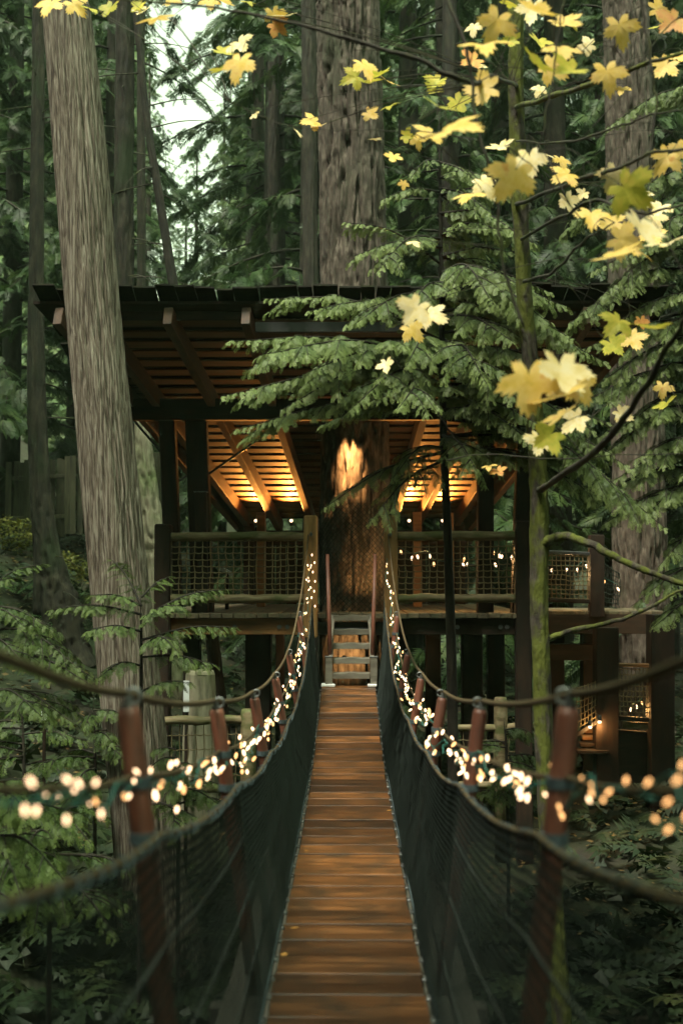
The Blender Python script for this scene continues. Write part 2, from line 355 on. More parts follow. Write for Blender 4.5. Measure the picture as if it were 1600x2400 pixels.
def open_spray(n, seed):
    """Hemlock spray: spaced needle-edged twigs either side of a thin axis, gaps between them, tips hanging."""
    V = []; F = []; rs = np.random.default_rng(seed)
    def leaf(p, d, w):
        s_ = np.cross(d, (0, 0, 1.0)); s_ /= np.linalg.norm(s_) + 1e-9; k = len(V); V.extend(quad_leaf(p, d, s_, w)); F.append((k, k + 1, k + 2))
    leaf(np.array((0., 0, 0)), np.array((1.06, 0, 0)), .016)
    for i in range(n):
        x = .06 + .92 * i / n
        for sd in (-1, 1):
            l = (.40 * (1 - x) ** .8 + .08) * rs.uniform(.65, 1.2); a = R_(52 + rs.uniform(-12, 12)); d = np.array((math.cos(a), sd * math.sin(a), -.22 + rs.uniform(-.22, .18))); p = np.array((x + rs.uniform(-.02, .02), 0, 0))
            leaf(p, d * l, .022)
            for j in range(2):
                t = (j + .6) / 2.3; q = p + d * l * t
                for s2 in (-1, 1):
                    if rs.uniform() < .2: continue
                    b = a + s2 * R_(46 + rs.uniform(-10, 10)); ll = (.30 * l * (1 - t) + .045) * rs.uniform(.7, 1.3); leaf(q, np.array((math.cos(b), sd * math.sin(b), -.3 + rs.uniform(-.3, .2))) * ll, .019)
    return np.array(V), np.array(F)
T_NEAR = open_spray(8, 3)
T_MID = spray_template(11, 0, .034, L0=.40)
T_FAR = spray_template(5, 0, .085)
def place(mb, T, P, X, N, S, droop=.25, wide=1.0, tt=None):
    V, F = T; P = np.asarray(P, float); X = np.asarray(X, float); N = np.asarray(N, float); S = np.asarray(S, float)
    X = X / (np.linalg.norm(X, axis=1)[:, None] + 1e-9)
    Y = np.cross(N, X); Y /= np.linalg.norm(Y, axis=1)[:, None] + 1e-9; Z = np.cross(X, Y)
    vz = V[None, :, 2] - droop * V[None, :, 0] ** 2
    W = P[:, None, :] + S[:, None, None] * (V[None, :, 0:1] * X[:, None, :] + wide * V[None, :, 1:2] * Y[:, None, :] + vz[:, :, None] * Z[:, None, :])
    m = len(V); FF = (F[None] + (np.arange(len(P)) * m)[:, None, None]).reshape(-1, F.shape[1])
    if tt is not None: mb.a[mb.n] = np.clip(.6 * (np.hypot(V[:, 0], V[:, 1] * 1.6)[None, :]) ** 2 + (.55 * np.asarray(tt) ** 2 - .12)[:, None], 0, 1).ravel()  # paler tips: new growth, plus light on outer sprays put into the colour
    mb.add(W.reshape(-1, 3), FF)
def branch_sprays(pts, rng, smax, step, T, mb, tilt=.3, first=.12, ang=52, tipscale=.35, droop=.3):
    """Flat conifer sprays along a branch curve pts (n,3): alternating sides, shrinking to the tip."""
    pts = np.asarray(pts); seg = np.linalg.norm(np.diff(pts, axis=0), axis=1); cum = np.r_[0, np.cumsum(seg)]; L = cum[-1]
    n = max(3, int(L * (1 - first) / step)); t = first + (1 - first) * (np.arange(n) + rng.uniform(0, .6, n)) / n
    t = np.clip(t, 0, .995); s = t * L
    P = np.stack([np.interp(s, cum, pts[:, k]) for k in range(3)], 1)
    P2 = np.stack([np.interp(np.minimum(s + .05 * L, L + 0 * s), cum, pts[:, k]) for k in range(3)], 1)
    D = P2 - P; bad = np.linalg.norm(D, axis=1) < 1e-6; D[bad] = pts[-1] - pts[-2]; D /= np.linalg.norm(D, axis=1)[:, None]
    side = np.cross(D, (0, 0, 1.0)); side /= np.linalg.norm(side, axis=1)[:, None] + 1e-9
    sg = np.where(np.arange(n) % 2 == 0, 1, -1)[:, None]
    a = np.radians(ang + rng.uniform(-14, 14, n))[:, None]
    X = np.cos(a) * D + np.sin(a) * side * sg; X[:, 2] -= rng.uniform(.0, .55, n)
    N = np.stack([rng.normal(0, tilt, n), rng.normal(0, tilt, n), np.ones(n)], 1)
    S = smax * ((1 - t) ** .55 * (1 - tipscale) + tipscale) * (.45 + .55 * np.clip((t - first + .1) / .25, 0, 1)) * rng.uniform(.7, 1.15, n)
    place(mb, T, P, X, N, S, droop, tt=t)
    place(mb, T, pts[-2:-1], D[-1:], [[0, 0, 1]], [smax * tipscale * 1.3], droop, tt=np.array([1.0]))

def bark_tube(path, rad, k, n, fn, seed=0, cap=True):
    """Trunk surface: path (m,3) and radii resampled to n rings of k points, pushed out by fn(theta, s, radius)."""
    mb = MB(); P = smooth_path(path, n); r = smooth_path([(q, 0) for q in rad], n)[:, 0]
    T = np.gradient(P, axis=0); T /= np.linalg.norm(T, axis=1)[:, None]
    A = np.cross(T, (0, 1, 0)); A /= np.linalg.norm(A, axis=1)[:, None]; B = np.cross(T, A)
    th = np.arange(k) * 2 * np.pi / k; s = np.r_[0, np.cumsum(np.linalg.norm(np.diff(P, axis=0), axis=1))]
    TH, SS = np.meshgrid(th, s); RR = np.repeat(r[:, None], k, 1); rr = RR + fn(TH, SS, RR)
    V = P[:, None, :] + rr[:, :, None] * (np.cos(TH)[:, :, None] * A[:, None, :] + np.sin(TH)[:, :, None] * B[:, None, :])
    i = np.arange(n - 1)[:, None] * k; j = np.arange(k)[None, :]; j2 = (j + 1) % k
    mb.add(V.reshape(-1, 3), np.stack([i + j, i + j2, i + k + j2, i + k + j], -1).reshape(-1, 4))
    return mb
def fn_cedar(TH, S, R):
    tw = TH + S * .06
    a = fbm(np.cos(tw) * 6, np.sin(tw) * 6, S * .5, 3, 31); b = fbm(np.cos(tw) * 15, np.sin(tw) * 15, S * 1.3, 3, 5)
    return .10 * R * (fbm(np.cos(tw) * 1.6, np.sin(tw) * 1.6, S * .25, 2, 77) - .5) * 2 + .040 * np.clip(np.abs(a - .5) * 15, 0, 1) ** .7 + .018 * np.clip(np.abs(b - .5) * 12, 0, 1) - .045
def fn_fir(TH, S, R):
    tw = TH + .25 * (fbm(np.cos(TH) * 2, np.sin(TH) * 2, S * .9, 2, 3) - .5)
    a = fbm(np.cos(tw) * 4.6, np.sin(tw) * 4.6, S * .8, 3, 11); rid = np.clip(np.abs(a - .5) * 17, 0, 1) ** .8
    b = fbm(np.cos(tw) * 14, np.sin(tw) * 14, S * 6, 3, 23); c = vnoise(np.cos(tw) * 9, np.sin(tw) * 9, S * 4.5, 8)
    return .095 * rid - .075 + .040 * (b - .5) + .016 * (c > .45)
def fn_small(TH, S, R):
    return R * (.22 * (fbm(np.cos(TH) * 3, np.sin(TH) * 3, S * 2.5, 3, 41) - .5) + .10 * (fbm(np.cos(TH) * 8, np.sin(TH) * 8, S * 9, 2, 4) - .5))

def fn_mid(TH, S, R):
    tw = TH + .3 * (fbm(np.cos(TH) * 2, np.sin(TH) * 2, S * .9, 2, 3) - .5); a = fbm(np.cos(tw) * 3.4, np.sin(tw) * 3.4, S * 1.6, 3, 19)
    return R * (.26 * np.clip(np.abs(a - .5) * 12, 0, 1) - .18 + .16 * (fbm(np.cos(TH) * 6, np.sin(TH) * 6, S * 7, 2, 4) - .5) + .10 * (fbm(np.cos(TH), np.sin(TH), S * .8, 2, 14) - .5))

# ------------------------------------------------------------------ suspension bridge
br = thing('suspension_bridge', 'narrow suspension footbridge with wet brown planks, netted sides and rope rails leading to the treehouse', 'bridge')
BY = [0, 4.3, 7.25, 10, 12, 13.35]; BZ = [-1.63, -1.70, -1.73, -1.69, -1.50, -1.30]
_bs = np.array([smooth_path(list(zip(BY, BZ)), 80)])[0]
deck_z = lambda y: EYE + np.interp(y, _bs[:, 0], _bs[:, 1])
RY = [.5, 1.83, 2.93, 4.87, 6.83, 8.78, 10.7, 12.2, 13.2, 14.0]
RZ = [.12, -.13, -.32, -.55, -.71, -.77, -.72, -.48, -.06, .52]
RW = [.565, .563, .562, .56, .56, .558, .555, .54, .51, .475]
_rs = smooth_path(list(zip(RY, RZ, RW)), 160)
rope_z = lambda y: EYE + np.interp(y, _rs[:, 0], _rs[:, 1]); rope_w = lambda y: np.interp(y, _rs[:, 0], _rs[:, 2])
pitch = .243; pm = [MB() for _ in range(4)]
for q, m_ in enumerate(pm): m_.box((0, 0, 0), (.62, pitch - .0050 - .0014 * q, .034), bev=.0012)
pmesh = [m_.mesh('plank') for m_ in pm]
for me in pmesh: me.materials.append(M['deck'])
y = 1.9; k = 0
while y < 13.36:
    sl = math.atan2(float(deck_z(y + .1) - deck_z(y - .1)), .2)
    inst('plank', random.choice(pmesh), br, (random.uniform(-.006, .006), y, float(deck_z(y)) + random.uniform(-.004, .004)), (sl + random.uniform(-.014, .014), random.uniform(-.004, .004), random.uniform(-.006, .006)))
    y += pitch; k += 1
for sx in (-1, 1):                                      # outer lengthwise boards under the net
    for j in range(2):
        ys = np.linspace(1.9, 13.3, 24); x0 = sx * (.365 + .105 * j); mb = MB()
        for a, b in zip(ys[:-1], ys[1:]): mb.beam((x0, a, float(deck_z(a)) - .055), (x0, b, float(deck_z(b)) - .055), .095, .035, bev=.003)
        mb.build('side_board', M['grey_wood'], br)
jm = MB(); jm.box((0, 0, 0), (1.16, .09, .09)); jme = jm.mesh('cross_beam'); jme.materials.append(M['grey_wood'])
for yy in (2.93, 4.87, 6.83, 8.78, 10.7, 12.4): inst('cross_beam', jme, br, (0, yy, float(deck_z(yy)) - .125))
# posts
POSTS = [2.93, 4.87, 6.83, 8.78, 10.7, 12.4]
for yy in POSTS:
    for sx in (-1, 1):
        top = Vector((sx * float(rope_w(yy)), yy, float(rope_z(yy)) - .015)); bot = Vector((sx * .375, yy, float(deck_z(yy)) - .12))
        mb = MB(); pth = [bot + (top - bot) * t for t in (0, .3, .6, .985, 1)]
        mb.tube(pth, [.031, .031, .031, .031, .026], 18); p = mb.build('post', M['red_post'], br, True)
        c = MB(); c.tube([top + Vector((0, 0, -.002)), top + Vector((0, 0, .012))], .019, 12); c.tube([top + Vector((0, 0, .01)), top + Vector((0, 0, .03))], .011, 6)
        c.build('cap_bolt', M['zinc'], p)
        e = MB(); th = np.linspace(0, 2 * np.pi, 13); ce = top + Vector((-sx * .012, 0, .028))
        e.tube([(ce.x + .02 * math.cos(a), ce.y, ce.z + .02 * math.sin(a)) for a in th], .006, 6, False); e.build('eye_bolt', M['zinc'], p)
        for dz in (-.19, -.33):
            q = top + (bot - top).normalized() * (-dz); h = MB(); h.tube([q + Vector((0, 0, -.014)), q + Vector((0, 0, .014))], .037, 14); h.build('rope_collar', M['cord_blue'], p)
# ropes: top, middle and the one carrying the net
ys = np.linspace(.9, 14.0, 150)
def sag(yv, amt):
    P = np.r_[.9, POSTS, 14.0]; k = np.clip(np.searchsorted(P, yv) - 1, 0, len(P) - 2); t = (yv - P[k]) / (P[k + 1] - P[k])
    return -4 * amt * t * (1 - t)
def lane(yv, drop):
    """x half-width and z of a rope 'drop' below the post tops (posts lean in towards the deck)."""
    zt = rope_z(yv); zb = deck_z(yv) - .12; f = drop / np.maximum(zt - zb, .2)
    return rope_w(yv) * (1 - f) + .375 * f, zt - drop
for sx in (-1, 1):
    for drop, sg, r in ((.0, .012, .011), (.19, .02, .008), (.335, .035, .009)):
        wv, zv = lane(ys, drop); zz = zv + sag(ys, sg) + .02 * (drop == 0)
        if drop > 0: keep = ys < 13.3
        else: keep = ys > 0
        mb = MB(); mb.tube(np.stack([sx * (wv + (.012 if drop < .3 else -.043)), ys, zz], 1)[keep], r, 8)
        mb.build({0.: 'top_rope', .19: 'middle_rope', .335: 'net_rope'}[drop], M['rope'], br, True)
    wv, zv = lane(ys, .335); zz = zv + sag(ys, .035); s = np.linspace(.9, 13.2, 1500); mb = MB()
    hx = np.interp(s, ys, wv - .043); hz = np.interp(s, ys, zz); jit = .6 + .9 * vnoise(s * 9, 0, 0, 5)
    mb.tube(np.stack([sx * hx + .013 * jit * np.cos(s * 60), s, hz + .013 * jit * np.sin(s * 60) - .004], 1), .003, 4, False)
    mb.build('lashing_cord', M['cord_blue'], br, True)
    # the net: fine black diamond mesh hanging from the rope to the deck edge
    def netp(u, v):
        wv_, zv_ = lane(u, .335); zt = zv_ + sag(u, .035); zb = deck_z(u) + .005; xb = .325
        bow = .012 * np.sin(np.pi * v) - .045 * v + .015 * (fbm(u * 1.3, v * 2, sx, 3, 61) - .5)
        return np.stack([sx * (xb + (wv_ - xb) * v ** 1.15 + bow), u, zb + (zt - zb) * v], -1)
    mb = MB(); step = .036; us = np.arange(1.2, 13.6, step); v = np.linspace(0, 1, 7)
    for fam in (-1, 1):
        for u0 in us:
            uu = u0 + fam * .95 * v * .62
            if uu.min() < 1.1 or uu.max() > 13.5: continue
            mb.tube(netp(uu, v), .0019, 3, False)
    o = mb.build('side_net', M['net_dark'], br)
    for v0, rr in ((.25, .005), (.5, .005), (.75, .005)):
        mb = MB(); mb.tube(netp(ys[ys < 13.3], np.full((ys < 13.3).sum(), v0)) + np.array((sx * .006, 0, 0)), rr, 5); mb.build('side_cable', M['steel_cable'], br, True)
    cm = MB(); cm.box((0, 0, 0), (.018, .022, .014)); cm.tube([(0, 0, .006), (0, 0, .016)], .006, 6); cme = cm.mesh('clip'); cme.materials.append(M['zinc'])
    for yy in np.arange(2.2, 13.3, .243):
        inst('clip', cme, br, (sx * .318, yy + random.uniform(-.02, .02), float(deck_z(yy)) + .024), (0, 0, random.uniform(-.5, .5)))
    mb = MB(); wv, zv = lane(ys, 0); mb.tube(np.stack([sx * np.full(140, .335), np.linspace(1.9, 13.3, 140), deck_z(np.linspace(1.9, 13.3, 140)) + .03], 1), .007, 6); mb.build('edge_cable', M['cord_blue'], br, True)

# ------------------------------------------------------------------ viewing platform
PY = 14.0; PZ = EYE - .457
pl = thing('viewing_platform', 'timber treehouse platform with log rails and tan rope net panels around the big fir', 'platform')
fb = MB(); fb.box((0, 0, 0), (.134, 4.8, .06)); fbm_ = fb.mesh('floor_board'); fbm_.materials.append(M['floor_board'])
x = -2.33
while x < 2.32:
    if abs(x - .09) < .56: inst('floor_board', fbm_, pl, (x, PY + .33 + random.uniform(-.01, .01), PZ - .03), (0, 0, 0), (1, .14, 1))
    else: inst('floor_board', fbm_, pl, (x, PY + 2.38 + random.uniform(-.025, .02), PZ - .03 + random.uniform(-.004, .004)))
    x += .142
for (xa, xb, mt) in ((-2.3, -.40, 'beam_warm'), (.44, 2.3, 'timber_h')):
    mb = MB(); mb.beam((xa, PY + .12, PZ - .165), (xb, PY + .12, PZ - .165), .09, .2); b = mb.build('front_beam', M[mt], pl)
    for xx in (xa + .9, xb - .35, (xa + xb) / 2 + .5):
        h = MB(); h.tube([(xx, PY + .076, PZ - .17), (xx, PY + .058, PZ - .17)], .028, 10); h.tube([(xx, PY + .06, PZ - .17), (xx, PY + .048, PZ - .17)], .012, 6); h.build('bolt', M['zinc'], b)
mb = MB(); mb.beam((-.40, PY + .13, PZ - .19), (.44, PY + .13, PZ - .19), .07, .16); mb.build('front_beam', M['timber_h'], pl)
def sawn_post(name, xc, yc, z0, z1, w_, mt, parent, d_=None, top=True):
    mb = MB(); d_ = d_ or w_; mb.box((xc, yc, (z0 + z1) / 2), (w_, d_, z1 - z0), bev=.018 if top else .008)
    return mb.build(name, M[mt], parent)
gpL = sawn_post('gate_post', -.462, PY + .03, PZ - .30, EYE + .745, .168, 'post', pl)
gpR = sawn_post('gate_post', .522, PY + .03, PZ - .30, EYE + .745, .16, 'post', pl)
for gp, xx in ((gpL, -.455), (gpR, .515)):
    h = MB(); h.tube([(xx, PY - .055, EYE + .51), (xx, PY - .10, EYE + .51)], .02, 10); th = np.linspace(0, 2 * np.pi, 13)
    h.tube([(xx, PY - .10 + .024 * math.cos(a), EYE + .51 + .024 * math.sin(a)) for a in th], .008, 6, False); h.build('eye_bolt', M['zinc'], gp)
sawn_post('corner_post', -2.28, PY + .05, float(gz(-2.28, PY)) - .2, EYE + .64, .2, 'timber', pl); sawn_post('corner_post', 2.14, PY + .05, float(gz(2.14, PY)) - .2, EYE + .68, .19, 'timber', pl)
def log(name, p0, p1, r, parent, mt='log', seed=0, k=14, n=40):
    P = np.linspace(np.array(p0, float), np.array(p1, float), n); t = np.linspace(0, 1, n)
    P[:, 2] += .014 * (fbm(t * 4, seed, 0, 3, seed) - .5) * 2; P[:, 1] += .014 * (fbm(t * 4, seed + 9, 0, 3, seed) - .5) * 2
    rr = r * (1 + .16 * (fbm(t * 9, seed + 3, 0, 3, seed) - .5) * 2 + .12 * (vnoise(t * 17, seed, 0, seed) > .86))
    mb = MB(); mb.tube(P, rr, k); return mb.build(name, M[mt], parent, True)
log('top_rail', (-2.19, PY + .03, EYE + .492), (-.545, PY + .03, EYE + .485), .054, pl, seed=1)
log('bottom_rail', (-2.19, PY + .03, EYE - .282), (-.545, PY + .03, EYE - .278), .054, pl, seed=2)
log('top_rail', (.60, PY + .03, EYE + .492), (2.05, PY + .03, EYE + .50), .056, pl, seed=3)
log('bottom_rail', (.60, PY + .03, EYE - .275), (2.05, PY + .03, EYE - .268), .054, pl, seed=4)
def rope_net(name, c00, c10, c11, c01, nu, nv, r, parent, mt='net', seed=0, slack=.02, bulge=.03):
    c00, c10, c11, c01 = [np.array(tuple(c), float) for c in (c00, c10, c11, c01)]; mb = MB(); rg = np.random.default_rng(seed)
    nrm = np.cross(c10 - c00, c01 - c00); nrm /= np.linalg.norm(nrm)
    def pt(u, v):
        u = np.asarray(u, float); v = np.asarray(v, float) + 0 * u; u = u + 0 * v
        W = 2.2 * (fbm(u * 5 + seed, v * 4, 0, 3, seed) - .5); Z = 2.2 * (fbm(u * 6 + seed, v * 5, 9, 3, seed + 5) - .5)
        e = np.sin(np.pi * np.clip(u, 0, 1)) * .6 + .4
        p = (c00[None] * (1 - u)[:, None] + c10[None] * u[:, None]) * (1 - v)[:, None] + (c01[None] * (1 - u)[:, None] + c11[None] * u[:, None]) * v[:, None]
        return p + nrm * (bulge * W)[:, None] + np.array((1, 0, 0)) * (slack * Z * np.sin(np.pi * np.clip(v, .1, .9)))[:, None] + np.array((0, 0, 1)) * ((slack * W - slack * .7) * e * np.sin(np.pi * v))[:, None]
    for i in range(nu + 1): mb.tube(pt(np.full(nv * 3 + 1, i / nu), np.linspace(0, 1, nv * 3 + 1)), r, 5, False)
    for j in range(nv + 1):
        u = np.linspace(0, 1, nu * 4 + 1); P = pt(u, np.full(len(u), j / nv)); P[:, 2] -= .010 * np.abs(np.sin(np.pi * u * nu)); mb.tube(P, r, 5, False)
    K = []
    for i in range(nu + 1):
        for j in range(nv + 1): K.append(pt(np.array([i / nu]), np.array([j / nv]))[0])
    K = np.array(K); s = r * 1.9; oc = np.array([(1, 0, 0), (-1, 0, 0), (0, 1, 0), (0, -1, 0), (0, 0, 1), (0, 0, -1)]) * s
    f = np.array([(0, 2, 4), (2, 1, 4), (1, 3, 4), (3, 0, 4), (2, 0, 5), (1, 2, 5), (3, 1, 5), (0, 3, 5)])
    mb.add((K[:, None] + oc[None]).reshape(-1, 3), (f[None] + (np.arange(len(K)) * 6)[:, None, None]).reshape(-1, 3))
    return mb.build(name, M[mt], parent, True)
rope_net('rope_net', (-2.18, PY + .03, EYE - .235), (-.55, PY + .03, EYE - .23), (-.55, PY + .03, EYE + .44), (-2.18, PY + .03, EYE + .44), 17, 9, .0072, pl, seed=1)
rope_net('rope_net', (.61, PY + .03, EYE - .23), (2.04, PY + .03, EYE - .22), (2.04, PY + .03, EYE + .45), (.61, PY + .03, EYE + .44), 15, 9, .0072, pl, seed=2)
for (xx, yy, ww) in ((-1.15, 14.7, .32), (-.93, 15.6, .12), (1.60, 14.9, .26), (1.95, 15.2, .22), (1.15, 15.6, .2), (-2.1, 15.4, .22)):
    sawn_post('support_post', xx, yy, float(gz(xx, yy)) - .3, PZ - .06, ww, 'timber', pl, top=False)
mb = MB(); mb.beam((-2.3, 18.5, PZ - .17), (2.3, 18.5, PZ - .17), .09, .2); mb.build('back_beam', M['timber_h'], pl)
for sgn in (-1, 1):
    mb = MB(); mb.beam((sgn * 1.6, PY + .2, PZ - .18), (sgn * 1.6, 18.4, PZ - .18), .09, .2); mb.build('joist', M['timber'], pl)
    sawn_post('back_post', sgn * 1.7 + .1, 18.45, PZ - .3, EYE + .85, .16, 'timber', pl, top=False)
bs = MB(); bs.box((0, 0, 0), (.165, .025, 1.02), bev=.003); bsm = bs.mesh('shade_board'); bsm.materials.append(M['timber'])
for i in range(20): inst('shade_board', bsm, pl, (-1.62 + i * .175, 18.52 + random.uniform(-.01, .01), PZ + .52 + random.uniform(-.02, .03)))  # added dark boards: the shade behind the net panels built as a surface
for xx, yy in ((1.02, 16.9), (1.52, 17.2), (-1.3, 17.0)): sawn_post('inner_post', xx, yy, PZ, EYE + .95, .13, 'beam_warm', pl, top=False)

# ------------------------------------------------------------------ treehouse shelter roof
sh = thing('treehouse_shelter', 'dark timber shelter roof with slatted underside glowing orange, tilted around the fir trunk', 'shelter')
FY, FZ, BYR, BZR = 12.6, EYE + 2.87, 18.6, EYE + .945
roof = lambda t: (FY + (BYR - FY) * t, FZ + (BZR - FZ) * t)
xl = lambda t: -3.30 + (3.30 - 1.79) * t
xr = lambda t: 3.33 + (2.0 - 3.33) * t
NS = 27; slope = math.atan2(BZR - FZ, BYR - FY)
sm = MB(); sm.box((0, 0, 0), (1, .145, .028), bev=.004); sme = sm.mesh('slat'); sme.materials.append(M['slat'])
for i in range(NS):
    t = (i + .5) / NS; yy, zz = roof(t); a, b = xl(t), xr(t)
    for (u, v_) in ((a, (a + b) / 2 - .5 if i % 2 else (a + b) / 2 + .4), ((a + b) / 2 - .495 if i % 2 else (a + b) / 2 + .405, b)):
        if 13.9 < yy < 16.2 and False: continue
        inst('slat', sme, sh, ((u + v_) / 2, yy, zz + .02 + random.uniform(-.004, .004)), (slope, 0, 0), (v_ - u, 1, 1))
mb = MB(); P = []
for dz in (.06, .09):
    for t, ex in ((-.035, .12), (1.03, .05)):
        yy, zz = roof(t); P += [(xl(t) - ex, yy, zz + dz), (xr(t) + ex, yy, zz + dz)]
mb.add(P, [(0, 2, 3, 1), (4, 5, 7, 6), (0, 1, 5, 4), (2, 6, 7, 3), (0, 4, 6, 2), (1, 3, 7, 5)])
dk = mb.build('roof_deck', M['timber_h'], sh)
rs = np.random.default_rng(4); shm = [MB() for _ in range(5)]                      # rough shakes along the front edge and over the roof
for q, m_ in enumerate(shm): m_.box((0, 0, 0), (.15 + .03 * q, .55, .022), bev=.001)
shme = [m_.mesh('shake') for m_ in shm]
for me in shme: me.materials.append(M['shingle'])
for row in range(3):
    x = -3.45
    while x < 3.4:
        q = rs.integers(5); wd = .155 + .03 * q; yy, zz = roof(-.055 + .10 * row)
        inst('shake', shme[q], dk, (x + wd / 2, yy + .24 + rs.uniform(-.07, .07), zz + .095 + .018 * row + rs.uniform(0, .03)), (slope + .06 + rs.uniform(-.05, .05), rs.uniform(-.06, .06), rs.uniform(-.05, .05)))
        x += wd + .004
RAF = [(-3.12, -1.76), (-2.72, -1.58), (-1.94, -1.12), (-1.10, -.56), (1.10, .70), (1.88, 1.08), (2.58, 1.70), (3.18, 1.95)]
for a, b in RAF:
    (y0, z0), (y1, z1) = roof(-.045), roof(1.02); mb = MB()
    mb.beam((a * 1.02, y0, z0 - .105), (b, y1, z1 - .105), .10, .21, bev=.006); mb.build('rafter', M['rafter'], sh)
mb = MB(); y0, z0 = roof(-.02); mb.beam((-1.03, y0, z0 - .15), (1.02, y0, z0 - .15), .012, .11); mb.beam((-1.03, y0 + .03, z0 - .2), (1.02, y0 + .03, z0 - .2), .06, .012); mb.build('gutter', M['black_steel'], sh)
for xa, xb in ((-3.28, -2.82), (-2.7, -2.06), (-1.93, -1.18), (1.2, 1.88), (2.03, 2.6), (2.75, 3.3)):
    mb = MB(); mb.beam((xa, y0 + .02, z0 - .02), (xb, y0 + .02, z0 - .02), .03, .10); mb.build('fascia', M['timber_h'], sh)
HB = 14.3
mb = MB(); mb.beam((-2.85, HB, EYE + 2.10), (2.85, HB, EYE + 2.10), .14, .27); mb.build('header_beam', M['timber_h'], sh)
mb = MB(); mb.beam((-1.8, 18.5, EYE + .62), (2.0, 18.5, EYE + .62), .12, .24); mb.build('back_beam', M['timber_h'], sh)
for s_, xs in ((-1, ((-2.30, -2.19, .20), (-1.93, -1.83, .27))), (1, ((1.74, 1.72, .2), (2.25, 2.15, .2)))):
    for xa, xb, ww in xs:
        mb = MB(); mb.beam((xb, HB + .12, PZ - .02), (xa, HB + .1, EYE + 1.98), ww, .2, up=(0, 1, 0), bev=.012); mb.build('pillar', M['timber'], sh)
for xa in (-2.12,):
    mb = MB(); mb.beam((xa + .3, HB - .05, PZ), (xa + .27, HB - .05, EYE + 1.05), .15, .1, up=(0, 1, 0), bev=.008); p = mb.build('pillar', M['timber'], sh)
    mb = MB(); mb.box((xa + .27, HB - .05, EYE + 1.055), (.17, .13, .012)); mb.build('cap_plate', M['zinc'], p)
for p0, p1 in ((at(488, 1112, 14.4), at(640, 1005, 14.2)), (at(305, 975, 14.4), at(400, 1085, 14.4)), (at(1135, 1080, 14.5), at(1040, 1000, 14.3))):
    mb = MB(); mb.tube([p0, p0.lerp(p1, .5), p1], .016, 10); mb.build('brace_rod', M['black_steel'], sh, True)

# ------------------------------------------------------------------ stairs
st = thing('wooden_steps', 'short grey wooden stair with white feet climbing from bridge to platform', 'stairs')
SX = .035; S0, S1 = (13.42, float(deck_z(13.3)) + .018), (13.98, PZ - .02); NST = 5
def tread_mesh():
    n = 13; mb = MB(); xs = np.linspace(-.215, .215, n); dip = .016 * (np.cos(xs / .215 * np.pi * 1.5) * .5 - .5)
    V = []
    for x_, d_ in zip(xs, dip): V += [(x_, -.085, d_ * 1.0 + .0), (x_, .085, d_ * .4), (x_, .085, -.05), (x_, -.085, -.07)]
    F = []
    for i in range(n - 1):
        for j in range(4): F.append((4 * i + j, 4 * i + (j + 1) % 4, 4 * i + 4 + (j + 1) % 4, 4 * i + 4 + j))
    F += [(0, 3, 2, 1), (4 * n - 4, 4 * n - 3, 4 * n - 2, 4 * n - 1)]
    mb.add(V, F); return mb.mesh('tread')
tme = tread_mesh(); tme.materials.append(M['step'])
for i in range(NST):
    t = i / (NST - 1); inst('tread', tme, st, (SX, S0[0] + (S1[0] - S0[0]) * t, S0[1] + .165 + (S1[1] - S0[1] - .16) * t), (0, random.uniform(-.01, .01), 0))
for sx in (-1, 1):
    mb = MB(); mb.beam((SX + sx * .235, S0[0] + .02, S0[1] + .30), (SX + sx * .232, S1[0] + .02, S1[1] - .04), .035, .13); mb.build('stringer', M['step'], st)
    mb = MB(); mb.box((SX + sx * .262, S0[0] - .02, S0[1] + .175), (.085, .10, .33)); l = mb.build('leg', M['step'], st)
    mb = MB(); mb.box((SX + sx * .262, S0[0] - .02, S0[1] + .345), (.095, .11, .014)); mb.build('bracket', M['zinc'], l)
    mb = MB(); mb.box((SX + sx * .268, S0[0] - .03, S0[1] + .018), (.16, .17, .03)); mb.build('foot', M['white'], st)
    mb = MB(); mb.beam((SX + sx * .25, S0[0] - .01, S0[1] + .33), (SX + sx * .215, S0[0] + .45, S0[1] + .75), .03, .05); mb.build('side_rail', M['step'], st)
    mb = MB(); mb.tube([(SX + sx * .245, S0[0] + .0, S0[1] + .3), (SX + sx * .262, S0[0] + .12, EYE - .5), (SX + sx * .285, S0[0] + .2, EYE + .26)], [.026, .024, .02], 12); mb.build('handrail_post', M['red_post'], st, True)
mb = MB(); mb.box((SX, S1[0] - .12, S1[1] - .19), (.46, .02, .07)); bb = mb.build('cross_plate', M['black_steel'], st)
for xx in (-.09, .06):
    mb = MB(); mb.tube([(SX + xx, S1[0] - .13, S1[1] - .19), (SX + xx, S1[0] - .145, S1[1] - .19)], .012, 8); mb.build('bolt', M['zinc'], bb)

# ------------------------------------------------------------------ main trunks
def ground_path(pts):
    """pts: (px, py, d, width_px) from top to bottom; path continued up out of frame and down into the ground."""
    W = [(at(a, b, d), wpx * d / F_PX / 2) for a, b, d, wpx in pts]
    (p0, r0), (p1, r1) = W[0], W[1]; up = (p0 - p1).normalized()
    W = [(p0 + up * 3.0, r0 * .88)] + W
    (p0, r0), (p1, r1) = W[-2], W[-1]; dn = (p1 - p0).normalized(); z = float(gz(p1.x, p1.y)); n = 0
    L = (p1.z - z + .4) / max(-dn.z, .3)
    if L > .4: W += [(p1 + dn * L * .6, r1 * 1.08), (p1 + dn * L, r1 * 1.55)]
    return [q[0] for q in W], [q[1] for q in W]
def big_tree(name, label, pts, bark, fn, k, n, cat='tree', group=None):
    P, r = ground_path(pts); o = thing(name, label, cat, group)
    mb = bark_tube(P, r, k, n, fn); mb.build('trunk', M[bark], o, True); return o
